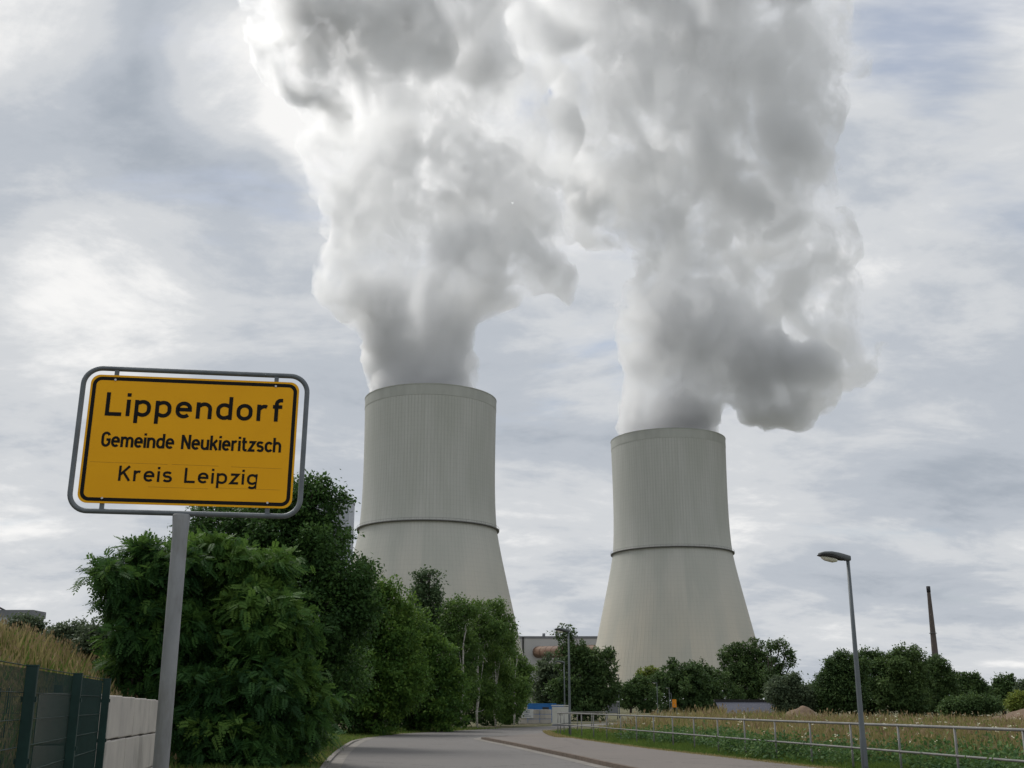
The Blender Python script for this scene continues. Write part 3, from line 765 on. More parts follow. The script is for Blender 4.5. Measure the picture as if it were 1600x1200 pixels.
# small things by the road bend
M_WHT = surf('white_cabinet_paint', (.62, .62, .56), (.55, .55, .5), rough=.6, scale=2)
M_BLUE = surf('blue_paint', (.03, .17, .46), (.025, .14, .40), rough=.5, scale=2)
cb = thing('utility_cabinet', 'cream-white electrical cabinet behind the railing end', 'cabinet', (gx(876, 84, .8), 84, 0))
ch = gz(1102, 84)
MB().box((0, 0, ch / 2 - .05), (1.22, .6, ch - .1)).build('housing', M_WHT, cb, bevel=.01)
MB().box((0, 0, ch - .02), (1.30, .68, .07)).build('lid', M_WHT, cb, bevel=.01)
for s_ in (-1, 1):
    dd = MB().box((s_ * .29, -.312, ch / 2), (.55, .02, ch - .35)).build('door', M_WHT, cb)
    MB().box((s_ * .29 - s_ * .2, -.335, ch / 2 + .1), (.03, .03, .16)).build('handle', M_UND, dd)
MB().box((0, 0, .05), (1.26, .64, .14)).build('plinth', M_CLADD, cb)
# block wall by the bend
bw = MB(); xw0, xw1 = gx(806, 92, 1), gx(862, 92, 1); hh = gz(1108.5, 92)
for r_ in range(3):
    for k in range(3):
        L_ = (xw1 - xw0) / 3
        bw.box((xw0 + L_ * (k + .5), 92 + .3, hh * (r_ + .5) / 3), (L_ - .03, .6, hh / 3 - .03), 0)
o = bw.build('concrete_block_wall', M_CONC, bevel=.02); tag(o, 'short grey block wall at the road bend below the blue container', 'wall')
ns = thing('notice_board', 'white notice board with grey printed lines on the short block wall at the bend', 'notice', (gx(824, 91.9, 1), 91.95, gz(1115, 91.9)))
MB().box((0, 0, 0), (.95, .03, .68)).build('board', surf('notice_white', (.68, .69, .70)), ns)
M_NG = surf('notice_grey', (.20, .24, .32))
for k in range(4): MB().box((-.08 + .05 * (k % 2), -.02, .2 - k * .13), (.6 - .12 * (k % 3), .012, .045)).build('printed_line', M_NG, ns)
bc = thing('blue_container', 'bright blue site container showing above the block wall at the bend', 'container', (gx(846, 99, 1.4), 99.5, 0))
hb = gz(1100.5, 99)
mb = MB(); mb.box((0, 0, hb / 2), (2.4, 1.6, hb))
for k in range(20): mb.box((-1.15 + k * .12, -.82, hb / 2), (.05, .04, hb - .2))
mb.build('body', M_BLUE, bc); MB().box((0, 0, hb + .03), (2.5, 1.7, .08)).build('roof', M_BLUE, bc)
MB().box((.35, -.85, hb - .34), (.55, .05, .22)).build('window', M_WIN, bc)
bc2 = copy_tree(bc); bc2.location = (gx(866, 103, 1.4), 104, 0); bc2['label'] = 'second blue container, half hidden behind the cream cabinet'; bc['group'] = bc2['group'] = 'blue containers at the bend'; bc2.scale = (.7, .8, .93)
# orange sign, sheds, concrete trough bridge
og = thing('orange_sign', 'small orange road sign among the dry grass in front of dark trees', 'sign', (gx(1054, 140, 1), 140, 0))
MB().box((0, 0, gz(1099, 170)), (.5, .04, .95)).build('panel', surf('sign_orange', (.75, .27, .02)), og)
for s_ in (-.22, .22): MB().tube([(s_, .04, -.1), (s_, .04, gz(1096, 140))], .03, 6).build('post', M_GALV, og)
sh = thing('small_shed', 'small dark flat-roofed shelter behind the railing, in front of the dark tree', 'shed', (gx(957, 118, 1), 119, 0))
hs = gz(1094, 118)
MB().box((0, 0, hs - .75), (1.25, 1.2, 1.1)).build('wall', M_CLADD, sh); MB().box((0, 0, hs - .15), (1.5, 1.5, .12)).build('roof', M_CLADL, sh)
for sx in (-.55, .55): MB().tube([(sx, -.5, 0), (sx, -.5, hs - 1.25)], .05, 6).build('post', M_DKST, sh)
br = thing('long_shed', 'long low blue-grey roofed shed between the trees and the earth pile', 'shed', (gx(1172, 108, 1), 109, 0))
hr = gz(1095, 108); Wb = 5.5
MB().add([(-Wb / 2, -1.2, hr - 1.15), (Wb / 2, -1.2, hr - 1.2), (Wb / 2, 1.6, hr), (-Wb / 2, 1.6, hr)] + [(-Wb / 2, -1.2, hr - 1.27), (Wb / 2, -1.2, hr - 1.32), (Wb / 2, 1.6, hr - .12), (-Wb / 2, 1.6, hr - .12)],
         [(0, 1, 2, 3), (7, 6, 5, 4), (0, 4, 5, 1), (1, 5, 6, 2), (2, 6, 7, 3), (3, 7, 4, 0)]).build('roof', surf('shed_roof', (.085, .09, .115), (.07, .075, .10), scale=.8), br)
MB().box((0, 1.5, hr + .02), (Wb + .3, .35, .22)).build('ridge', M_UND, br)
MB().box((0, .5, (hr - 1) / 2 - .1), (Wb - .4, 1.6, hr - 1.2)).build('wall', M_UND, br)
# earth piles
def mound(name, label, px, Y, Wd, Hh, mat, seed):
    c = (gx(px, Y, .5), Y); n = 46; V = []; Q = []
    for i in range(n):
        for j in range(n):
            x = (i / (n - 1) - .5) * 2; y = (j / (n - 1) - .5) * 2
            r = math.hypot(x, y * 1.0)
            f = max(0, 1 - r) ** .95 * (1 + .35 * noise.noise(Vector((x * 2.2 + seed, y * 2.2, 0)))) + .05 * noise.noise(Vector((x * 8, y * 8, seed))) * (r < .95)
            V.append((x * Wd / 2, y * Wd / 2, f * Hh - .05))
    for i in range(n - 1):
        for j in range(n - 1): Q.append((i * n + j, (i + 1) * n + j, (i + 1) * n + j + 1, i * n + j + 1))
    mb = MB(); mb.add(V, Q, True); o = mb.build(name, mat); o.location = (c[0], c[1], float(field_h(np.array(c[0]), np.array(c[1]))))
    tag(o, label, 'earth pile'); return o
M_DIRT = surf('bare_earth', (.19, .135, .095), (.14, .10, .07), rough=.95, scale=1.2, bump=.8, bscale=6)
mound('earth_pile', 'reddish-brown pile of bare earth showing above the railing left of the near lamp', 1252, 88, 4.4, gz(1106, 88) - .1, M_DIRT, 3)
mound('earth_pile', 'broad brown earth heap with weeds at the right edge above the railing', 1625, 72, 9.0, gz(1106, 72) - .1, M_DIRT, 9)
# ------------------------------------------------------------------ foliage
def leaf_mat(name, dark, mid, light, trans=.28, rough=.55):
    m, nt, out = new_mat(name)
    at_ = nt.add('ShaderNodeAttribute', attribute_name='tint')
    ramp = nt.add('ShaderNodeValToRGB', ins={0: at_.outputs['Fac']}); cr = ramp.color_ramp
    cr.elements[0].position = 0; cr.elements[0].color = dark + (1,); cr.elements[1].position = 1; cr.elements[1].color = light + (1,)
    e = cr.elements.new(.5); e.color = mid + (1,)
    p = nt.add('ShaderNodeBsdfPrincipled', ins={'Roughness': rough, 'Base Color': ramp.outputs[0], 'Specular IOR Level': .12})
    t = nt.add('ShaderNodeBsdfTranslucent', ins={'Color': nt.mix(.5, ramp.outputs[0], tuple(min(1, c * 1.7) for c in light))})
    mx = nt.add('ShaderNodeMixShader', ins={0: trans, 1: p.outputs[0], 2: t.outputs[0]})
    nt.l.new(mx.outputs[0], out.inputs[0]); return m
K = LEAFK
def C(*c): return tuple(x * K for x in c)
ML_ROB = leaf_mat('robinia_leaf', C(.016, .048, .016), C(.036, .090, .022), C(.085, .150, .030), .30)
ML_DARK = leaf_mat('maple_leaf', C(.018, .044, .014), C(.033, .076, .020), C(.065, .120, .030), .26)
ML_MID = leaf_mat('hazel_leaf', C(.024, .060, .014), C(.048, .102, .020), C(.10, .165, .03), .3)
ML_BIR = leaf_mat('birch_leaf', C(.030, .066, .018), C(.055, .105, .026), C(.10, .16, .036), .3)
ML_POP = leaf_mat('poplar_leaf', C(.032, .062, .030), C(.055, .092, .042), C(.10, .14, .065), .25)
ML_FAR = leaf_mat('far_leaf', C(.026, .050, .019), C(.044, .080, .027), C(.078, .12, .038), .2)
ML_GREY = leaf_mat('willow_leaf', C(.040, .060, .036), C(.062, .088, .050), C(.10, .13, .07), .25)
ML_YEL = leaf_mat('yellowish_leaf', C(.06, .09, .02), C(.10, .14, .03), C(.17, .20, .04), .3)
M_BARK = surf('bark', (.075, .062, .05), (.045, .038, .032), rough=.95, scale=5, bump=.7, stretch=(1, 1, .3))
def birch_mat():
    m, nt, out = new_mat('birch_bark'); tc = nt.add('ShaderNodeTexCoord')
    f = nt.noise(nt.mapping(tc.outputs['Object'], (1, 1, 5)), 2.2, 5, .7)
    c = nt.mix(nt.maprange(f, .52, .60, 0, 1), (.45, .44, .40), (.06, .055, .05))
    p = nt.add('ShaderNodeBsdfPrincipled', ins={'Roughness': .8, 'Base Color': c}); nt.l.new(p.outputs[0], out.inputs[0]); return m
M_BIRB = birch_mat()
def unit(v): return v / np.maximum(np.linalg.norm(v, axis=-1, keepdims=True), 1e-9)
def leaf_quads(P, A, B, L, W):
    """pointed leaves: base P, length axis A, width axis B"""
    n = len(P); L = L[:, None]; W = W[:, None]
    V = np.empty((n, 4, 3)); V[:, 0] = P; V[:, 1] = P + A * L * .45 + B * W * .5; V[:, 2] = P + A * L; V[:, 3] = P + A * L * .45 - B * W * .5
    return V.reshape(-1, 3), np.arange(n * 4).reshape(n, 4)
def crown(name, lobes, n, size, mat, parent, kind='simple', spread=.42, shell=.55, droop=.3, seed=0, flat=.0, clump=22, tint=.5, flatten=.62):
    """leaves in clumps spread through a set of ellipsoid lobes (x, y, z, rx, ry, rz)"""
    rg = np.random.default_rng(seed + 100)
    lob = np.array(lobes, float); vol = (lob[:, 3] * lob[:, 4] * lob[:, 5]) ** .78; pr = vol / vol.sum()
    nc = max(8, n // clump); li = rg.choice(len(lob), nc, p=pr)
    d = unit(rg.normal(size=(nc, 3))); rad = rg.uniform(shell ** 3, 1.0, nc) ** (1 / 3)
    # knobbly outline
    kn = 1 + .16 * np.sin(d[:, 0] * 5 + li * 1.7) * np.cos(d[:, 2] * 6 + li) + rg.normal(0, .07, nc)
    c = lob[li, :3] + d * lob[li, 3:6] * (rad * kn)[:, None]
    ctint = np.clip(rg.normal(tint, .24, nc) + .12 * np.sin(c[:, 0] * .9 + seed) * np.sin(c[:, 2] * 1.1) + .16 * (d[:, 2]) * rad, 0, 1)  # clumps lighter towards lobe tops, darker below: light from above put into the tint
    csz = rg.uniform(.6, 1.25, nc)
    m = clump; ci = np.repeat(np.arange(nc), m); N = len(ci)
    mean_r = lob[:, 3:6].mean()
    sp = spread * min(1.0, .35 + mean_r * .16)
    off = rg.normal(size=(N, 3)) * sp * csz[ci][:, None]; off[:, 2] *= flatten
    P = c[ci] + off
    out = unit(P - lob[li[ci], :3] + rg.normal(size=(N, 3)) * .1)
    A = unit(out * .7 + rg.normal(size=(N, 3)) * .75 + np.array([0, 0, -droop]))
    up = unit(np.array([0, 0, 1.0]) + out * .6 + rg.normal(size=(N, 3)) * .55)
    B = unit(np.cross(A, up)); 
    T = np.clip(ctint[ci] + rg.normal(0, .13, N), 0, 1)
    keep = P[:, 2] > .05; P, A, B, T = P[keep], A[keep], B[keep], T[keep]; N = len(P)
    if kind == 'simple':
        L = size * rg.uniform(.7, 1.3, N); V, Q = leaf_quads(P, A, B, L, L * .62); col_ = T
    else:                                  # pinnate: pairs of leaflets along an arching stalk
        L = size * rg.uniform(.7, 1.25, N); Vs = []; Cs = []
        npair = 6; 
        for k in range(npair + 1):
            t_ = .18 + .82 * k / npair
            base = P + A * (L * t_)[:, None] + np.array([0, 0, -1.0]) * (L * .28 * t_ * t_)[:, None]
            ll = L * (.36 - .10 * abs(t_ - .5)); 
            for s_ in ((-1, 1) if k < npair else (0,)):
                a_ = unit(B * s_ * .9 + A * (.5 if s_ else 1) + np.array([0, 0, -.18])); b_ = unit(np.cross(a_, unit(np.cross(A, B))))
                v_, _ = leaf_quads(base, a_, b_, ll, ll * .42); Vs.append(v_); Cs.append(T + rg.normal(0, .05, N))
        V = np.concatenate(Vs); Q = np.arange(len(V)).reshape(-1, 4); col_ = np.concatenate(Cs)
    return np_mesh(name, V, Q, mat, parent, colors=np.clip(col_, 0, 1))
def limbs(parent, base, lobes, H, r0, mat, seed, name='trunk', nsub=3, lean=(0, 0), stems=1):
    rg = random.Random(seed); mb = MB(); base = Vector(base)
    tot = len(lobes)
    for s_ in range(stems):
        o = base + Vector((rg.uniform(-1, 1), rg.uniform(-.6, .6), 0)) * (.35 if stems > 1 else 0)
        top = Vector((lean[0] + rg.uniform(-.3, .3) * stems, lean[1], H * rg.uniform(.8, .9)))
        pts = [o + Vector((0, 0, -.3))]; rs = [r0]
        for k in range(1, 8):
            t_ = k / 7; pts.append(o + top * t_ + Vector((rg.uniform(-1, 1), rg.uniform(-1, 1), 0)) * .05 * H * .25); rs.append(r0 * (1 - t_) ** .8 + .015)
        mb.tube(pts, rs, 8)
        for i, lb in enumerate(lobes):
            if i % stems != s_: continue
            c = Vector(lb[:3]); k = min(6, max(1, int((c.z - base.z) / H * 6 * .6)))
            a = pts[k]; mid = a.lerp(c, .5) + Vector((0, 0, -.06 * H)) * .5
            rr = rs[k] * .5
            mb.tube([a, mid, c], [rr, rr * .7, rr * .35], 6)
            for q in range(nsub):
                dd = Vector((rg.gauss(0, 1), rg.gauss(0, 1), abs(rg.gauss(0, .8)))).normalized()
                e = c + Vector((dd.x * lb[3], dd.y * lb[4], dd.z * lb[5])) * .85
                mb.tube([mid.lerp(c, rg.uniform(.3, 1)), c.lerp(e, .5) + Vector((0, 0, .1)), e], [rr * .45, rr * .25, .012], 5)
    return mb.build(name, mat, parent)
def px_lobes(lst, Y):
    out = []
    for t_ in lst:
        x, y, r = t_[:3]; dy = t_[3] if len(t_) > 3 else 0; asp = t_[4] if len(t_) > 4 else .95
        p = at(x, y, Y + dy); rr = r / F * Y * 1.0
        out.append((p.x, p.y, p.z, rr, rr, rr * asp))
    return out
def tree(name, label, Y, base_px, lst, n, size, lm, bark=None, r0=.14, cat='tree', kind='simple', group=None, seed=1, spread=.42, clump=22,
         droop=.3, shell=.5, stems=1, tint=.5, nsub=3, lean=0.0, z0=0.0, extra=3, flatten=.62):
    x0 = gx(base_px, Y, 1); t = thing(name, label, cat, (x0, Y, z0), group=group); o = Vector((x0, Y, z0))
    lob = [(a - o.x, b - o.y, c - o.z, d, e, f) for a, b, c, d, e, f in px_lobes(lst, Y)]
    rr_ = np.random.default_rng(seed * 3 + 1); ex = []
    for l in lob:                        # knobs and boughs breaking the outline
        for q in range(extra):
            d_ = unit(rr_.normal(size=3)); d_[2] = abs(d_[2]) * .9 if rr_.uniform() < .8 else d_[2]
            f_ = rr_.uniform(.75, 1.12); k_ = rr_.uniform(.22, .42)
            ex.append((l[0] + d_[0] * l[3] * f_, l[1] + d_[1] * l[4] * f_, l[2] + d_[2] * l[5] * f_, l[3] * k_, l[4] * k_, l[5] * k_ * rr_.uniform(.8, 1.5)))
    H = max(l[2] + l[5] * .6 for l in lob)
    full = [(a, b, c, d * .93, e * .93, f * .93) for a, b, c, d, e, f in lob] + ex
    limbs(t, (0, 0, 0), lob, H, r0, bark or M_BARK, seed, 'trunk', nsub, (lean, 0), stems)
    crown('crown', full, n, size, lm, t, kind, spread, shell, droop, seed, clump=clump, tint=tint, flatten=flatten)
    return t
# --- left roadside thicket
NQ = LEAFN
tree('robinia_bush', 'dark feathery-leaved bush behind the concrete wall, left of the sign post', 30, 215,
     [(222, 935, 52, 0), (190, 912, 30, -1), (232, 868, 24, 0), (172, 888, 14, 0), (205, 850, 12, 0), (258, 890, 40, 0), (218, 985, 34, -1), (240, 1040, 48, 0), (270, 990, 50, 0), (190, 1050, 20, 1), (222, 1080, 36, 1), (272, 1085, 50, 1)],
     int(13000 * NQ), .31, ML_ROB, kind='pinnate', group='roadside thicket left of the road', extra=5, seed=3, spread=.55, r0=.09, stems=3, tint=.30, clump=40, flatten=.3, shell=.6)
tree('robinia_bush', 'bright green feathery-leaved bush directly right of the sign post', 31, 370,
     [(345, 888, 46, 0), (398, 912, 42, 0), (330, 945, 55, 1), (410, 960, 48, -1), (365, 1000, 60, 0), (430, 1010, 42, -1), (318, 862, 24, 0), (432, 880, 20, 0), (355, 858, 14, 0), (300, 1010, 40, 0), (455, 1075, 34, -1)],
     int(17000 * NQ), .31, ML_ROB, kind='pinnate', group='roadside thicket left of the road', extra=5, seed=4, spread=.58, r0=.09, stems=3, tint=.62, clump=40, flatten=.3, shell=.6)
tree('robinia_bush', 'low dark feathery bush at the foot of the thicket beside the kerb', 29.5, 380,
     [(335, 1090, 60, 0), (400, 1080, 58, 0), (455, 1115, 44, 1), (415, 1165, 52, 1), (350, 1160, 70, 0), (300, 1130, 50, 0), (474, 1150, 26, 2), (300, 1200, 60, 0), (390, 1210, 70, 0)],
     int(15000 * NQ), .30, ML_ROB, kind='pinnate', group='roadside thicket left of the road', seed=5, spread=.72, r0=.07, stems=4, tint=.26, clump=60, flatten=.26, shell=.6)
tree('maple_tree', 'tallest dark green tree behind the town sign, left of the road', 43, 430,
     [(480, 800, 52, 0, 1.1), (430, 830, 62, 0), (350, 840, 70, 1), (505, 850, 45, 0), (460, 900, 75, 0), (540, 905, 45, -1), (390, 930, 80, 0), (500, 970, 70, -1), (560, 950, 38, -1), (310, 850, 45, 2), (440, 1030, 80, 0), (520, 1050, 55, 0), (492, 768, 26, 0), (430, 775, 40, 1)],
     int(105000 * NQ), .15, ML_DARK, group='roadside thicket left of the road', seed=6, spread=.42, r0=.2, tint=.42)
tree('hazel_tree', 'mid green bushy tree leaning over the verge below the left cooling tower', 61, 585,
     [(575, 935, 42, 0), (600, 965, 46, 0), (545, 1000, 60, 0), (615, 1020, 52, 0), (560, 1060, 60, -1), (625, 1070, 48, -1), (590, 1105, 48, -1), (530, 1100, 40, 0), (500, 1090, 45, 0), (645, 975, 26, 1)],
     int(60000 * NQ), .17, ML_MID, group='roadside thicket left of the road', seed=7, spread=.42, r0=.14, stems=2, tint=.5)
tree('hazel_tree', 'rounded green bush between the leaning tree and the birches', 68, 655,
     [(655, 1000, 30, 0), (680, 1030, 36, 0), (640, 1050, 40, 0), (690, 1075, 42, 0), (655, 1100, 42, 0), (700, 1110, 30, -1), (640, 970, 22, 0), (622, 955, 18)],
     int(32000 * NQ), .18, ML_MID, group='roadside thicket left of the road', seed=8, spread=.42, r0=.12, stems=2, tint=.42)
tree('poplar_tree', 'slim pale poplar rising above the thicket in front of the left cooling tower', 76, 668,
     [(660, 905, 9, 0, 1.8), (671, 898, 7, 0, 1.8), (684, 908, 7, 0, 2.2), (652, 930, 11, 0, 1.6), (667, 930, 12, 0, 1.6), (682, 940, 11, 0, 1.7), (660, 962, 18, 0, 1.3), (680, 970, 15, 0, 1.4), (668, 1000, 26, 0, 1.5)],
     int(11000 * NQ), .20, ML_POP, group='roadside thicket left of the road', seed=9, spread=.5, r0=.12, tint=.5, shell=.2, clump=14, nsub=5, extra=2)
for i, (bx, Y, lst, lab, tn) in enumerate((
    (721, 74, [(712, 965, 24), (726, 950, 18), (700, 1000, 26), (722, 1020, 32), (708, 1060, 30), (728, 1075, 26)], 'birch with bright white trunk, leftmost of the birches', .45),
    (746, 78, [(748, 955, 18), (738, 985, 24), (760, 985, 22), (748, 1025, 30), (745, 1070, 32), (765, 1095, 26)], 'slender birch in the middle of the birch group', .5),
    (775, 81, [(775, 955, 20), (762, 975, 16), (788, 975, 16), (780, 1010, 28), (770, 1060, 32), (790, 1090, 32)], 'yellowish-green birch, tallest at the right of the birch group', .62),
    (803, 87, [(793, 1000, 16), (804, 1035, 20), (816, 1055, 18), (796, 1080, 26), (806, 1095, 20), (790, 1112, 20)], 'low birch at the right end of the thicket by the road bend', .55))):
    lst = [(a_, b_, c_, 1.6 if b_ > 1010 else .3) for a_, b_, c_ in lst]
    tree('birch_tree', lab, Y, bx, lst, int(20000 * NQ), .16, ML_BIR, bark=M_BIRB, group='birches at the road bend', seed=20 + i, r0=.065, extra=4, spread=.42, tint=tn, shell=.25, stems=1, clump=16, droop=.9, nsub=4)
tree('undergrowth_shrub', 'dark low shrubs under the birches along the road edge', 76, 700,
     [(535, 1128, 20, -17), (570, 1124, 24, -14), (600, 1112, 30, -9), (640, 1115, 28, -5), (680, 1116, 26, 0), (720, 1118, 22, 4), (760, 1116, 22, 8), (795, 1114, 20, 13)], int(26000 * NQ), .16, ML_DARK, cat='shrub', seed=31, r0=.04, stems=6, tint=.35, spread=.35)
# --- trees beyond the bend
far = [
 ('willow_tree', 'grey-green willow between the machine hall and the dark tree', 112, 862, [(858, 1045, 18), (866, 1065, 24), (850, 1085, 20), (875, 1090, 22)], 9000, .28, ML_GREY, .5),
 ('ash_tree', 'dark tree with spiky upright top in front of the flue duct', 108, 905, [(880, 1000, 11, 0, 1.7), (892, 990, 7, 0, 1.8), (868, 990, 4, 0, 1.8), (911, 1012, 7, 0, 1.6), (890, 1030, 24), (920, 1035, 26), (945, 1040, 22), (905, 1070, 38), (940, 1075, 32), (880, 1085, 24), (915, 1095, 36)], 30000, .24, ML_FAR, .5),
 ('hawthorn_bush', 'low dark bush right of the spiky-topped tree', 195, 985, [(985, 1080, 16), (1000, 1072, 16), (975, 1092, 16), (1010, 1090, 22)], 9000, 0.40, ML_FAR, .5),
 ('young_ash_tree', 'yellow-green young tree showing against the foot of the right tower', 214, 1012, [(1008, 1058, 12, 0, 1.3), (1018, 1050, 9), (1012, 1075, 16)], 5000, 0.40, ML_YEL, .5),
 ('oak_tree', 'round dark oak in front of the foot of the right tower', 208, 1055, [(1050, 1060, 26), (1032, 1068, 20), (1075, 1062, 26), (1060, 1085, 38), (1095, 1085, 28)], 20000, 0.43, ML_FAR, .35),
 ('oak_tree', 'broad dark oak right of the round one, with a thin tip above its crown', 218, 1098, [(1095, 1055, 18), (1096, 1040, 4, 0, 2.5), (1110, 1068, 26), (1080, 1085, 30), (1125, 1085, 28)], 16000, 0.43, ML_FAR, .42),
 ('lime_tree', 'tall many-lobed dark tree overlapping the right edge of the right tower', 227, 1160, [(1135, 1022, 13), (1148, 1016, 12), (1150, 1045, 26), (1178, 1014, 17), (1185, 1035, 22), (1165, 1070, 34), (1195, 1065, 24)], 22000, 0.45, ML_FAR, .55),
 ('airy_poplar', 'open-crowned tree with sky showing through its branches, right of the right tower', 110, 1208, [(1205, 1010, 9), (1218, 1008, 9), (1230, 1018, 9), (1236, 1035, 8), (1222, 1045, 9), (1212, 1030, 6), (1205, 1055, 12), (1228, 1060, 9)], 3900, 0.21, ML_FAR, .5),
 ('willow_bush', 'pale grey-green willow bush behind the earth pile', 96, 1228, [(1235, 1070, 15), (1215, 1082, 20), (1250, 1085, 18), (1230, 1100, 22), (1262, 1098, 14)], 18000, 0.19, ML_GREY, .45),
 ('oak_tree', 'dark oak left of the near lamp pole, leftmost of the right-hand wood', 96, 1305, [(1303, 1042, 15), (1318, 1030, 14), (1300, 1065, 22), (1295, 1090, 26), (1325, 1085, 30), (1330, 1050, 22)], 27000, 0.20, ML_FAR, .35),
 ('oak_tree', 'dark oak right behind the near lamp pole', 101, 1355, [(1355, 1032, 18), (1340, 1040, 16), (1372, 1035, 15), (1360, 1065, 34), (1350, 1095, 30)], 25500, 0.20, ML_FAR, .45),
 ('lime_tree', 'tallest rounded tree of the right-hand wood, left of the chimney foot', 99, 1410, [(1413, 1022, 15), (1400, 1030, 15), (1432, 1028, 16), (1395, 1050, 24), (1425, 1052, 26), (1385, 1085, 30), (1420, 1090, 34)], 30000, 0.20, ML_FAR, .7),
 ('lime_tree', 'green tree partly hiding the foot of the brick chimney', 102, 1462, [(1462, 1035, 12), (1475, 1042, 10), (1450, 1050, 20), (1472, 1062, 18), (1448, 1085, 30), (1478, 1092, 24)], 24000, 0.20, ML_FAR, .55),
 ('hawthorn_bush', 'dark bush with two rounded tops right of the chimney', 105, 1508, [(1500, 1062, 10), (1515, 1060, 10), (1530, 1068, 8), (1508, 1080, 20), (1535, 1085, 16)], 13500, 0.21, ML_FAR, .5),
 ('hawthorn_bush', 'green bush with spiky twigs near the right edge', 107, 1570, [(1558, 1068, 5, 0, 1.6), (1568, 1062, 5, 0, 1.8), (1580, 1062, 5, 0, 1.8), (1570, 1078, 14), (1555, 1090, 18), (1590, 1086, 18)], 13500, 0.21, ML_FAR, .6),
 ('hawthorn_bush', 'grey-green bush at the far right edge of the wood', 96, 1615, [(1612, 1078, 18), (1600, 1095, 16), (1640, 1085, 24)], 12000, 0.20, ML_GREY, .4),
 ('bramble_shrub', 'low dark shrub in front of the wood below the chimney', 81, 1505, [(1500, 1105, 16), (1520, 1103, 18), (1480, 1110, 12), (1545, 1102, 14)], 13500, 0.15, ML_FAR, .5),
 ('young_ash_tree', 'bright yellow-green shrub above the earth heap at the right edge', 76, 1592, [(1590, 1095, 10, 0, 1.3), (1600, 1092, 9), (1585, 1102, 10)], 6750, 0.14, ML_YEL, .6),
 ('hawthorn_bush', 'dark bush filling the gap between the near lamp and the pale willow bush', 105, 1272, [(1275, 1082, 15), (1270, 1098, 16), (1288, 1096, 16)], 10500, 0.21, ML_FAR, .35),
]
for i, (nm, lab, Y, bx, lst, n, sz, lm, tn) in enumerate(far):
    tree(nm, lab, Y, bx, lst, int(n * NQ), sz, lm, group='trees beyond the meadow', seed=50 + i, r0=.2, tint=tn, shell=.35, spread=.42 if nm != 'airy_poplar' else .5, clump=16, cat='bush' if 'bush' in nm or 'shrub' in nm else 'tree')
# bank shrubs at the far left
for i, (bx, Y, lst, lab) in enumerate(((112, 34, [(95, 990, 10), (118, 988, 12), (108, 1002, 14), (84, 998, 9)], 'small dusty shrub on the bank left of the feathery bush'),
                                     (150, 33, [(150, 992, 18), (165, 1005, 22), (140, 1012, 16), (168, 1030, 16)], 'grey-green shrub on the bank touching the feathery bush'),
                                     (30, 36, [(38, 976, 9), (24, 982, 8), (54, 980, 8)], 'little shrub on the crest of the bank before the grey hall'))):
    tree('bank_shrub', lab, Y, bx, lst, int(7000 * NQ), .10, ML_GREY, cat='shrub', group='shrubs on the bank', seed=90 + i, r0=.03, stems=3, z0=2.95, spread=.4, nsub=0, tint=.4)
# distant woodland
lob = []
rg = random.Random(5)
for k in range(150):
    an = R(-75 + k * 1.0); Dn = rg.uniform(300, 420)
    if -16 < math.degrees(an) < -6: continue
    lob.append((math.sin(an) * Dn, math.cos(an) * Dn, rg.uniform(1, 5), rg.uniform(5, 9), 6, rg.uniform(3, 5.5)))
o = crown('distant_wood', lob, int(60000 * NQ), .75, ML_FAR, None, seed=77, spread=.8, shell=.5, clump=12); tag(o, 'dark line of distant woodland along the horizon', 'woodland', kind='stuff')

# ------------------------------------------------------------------ grasses
def blades(name, P, H, W, mat, tint, lean=.25, seed=0, bend=True):
    rg = np.random.default_rng(seed + 500); n = len(P)
    az = rg.uniform(0, 2 * np.pi, n); B = np.stack([np.cos(az), np.sin(az), np.zeros(n)], -1)
    la = rg.uniform(0, 2 * np.pi, n); ln = rg.uniform(0, lean, n) * H
    Lv = np.stack([np.cos(la) * ln, np.sin(la) * ln, H], -1)
    V = np.empty((n, 4, 3)); V[:, 0] = P - B * W[:, None] / 2; V[:, 1] = P + B * W[:, None] / 2
    mid = P + Lv * np.array([.4, .4, .62]); V[:, 2] = P + Lv; V[:, 3] = mid - B * W[:, None] * .35
    return np_mesh(name, V.reshape(-1, 3), np.arange(n * 4).reshape(n, 4), mat, None, colors=tint)
ML_DRY = leaf_mat('dry_grass', C(.10, .088, .034), C(.18, .155, .065), C(.30, .25, .12), .25, .8)
ML_GRS = leaf_mat('green_grass', C(.035, .075, .016), C(.065, .12, .024), C(.13, .17, .04), .3, .7)
ML_SEED = leaf_mat('seed_heads', C(.12, .085, .045), C(.18, .13, .075), C(.26, .2, .12), .2, .9)
def snoise(X, Y, s, o=0):
    return (np.sin(X * s + 1.3 * np.sin(Y * s * .7 + o)) * np.cos(Y * s * .9 + 1.7 * np.sin(X * s * .6 + o * 2)) + 1) / 2
def in_frame(X, Y, m=.04): 
    u = X / (Y * math.cos(PITCH)); return (u > -800 / F - m) & (u < 800 / F + m)
def meadow(n, seed, y0, y1, edge, side=1):
    rg = np.random.default_rng(seed)
    # denser near the camera
    Y = 1 / (1 / y1 + (1 / y0 - 1 / y1) * rg.uniform(0, 1, n)); U = rg.uniform(-.5, .52, n); X = U * Y * .97
    rx = np.interp(Y, [0, 21.06, 58.3, 62, 66, 90, 120, 150], [13.1, 9.27, 2.44, 3.3, 5.5, 12, 20, 32]) + edge
    k = (X > rx); return X[k], Y[k], (X - rx)[k], rg
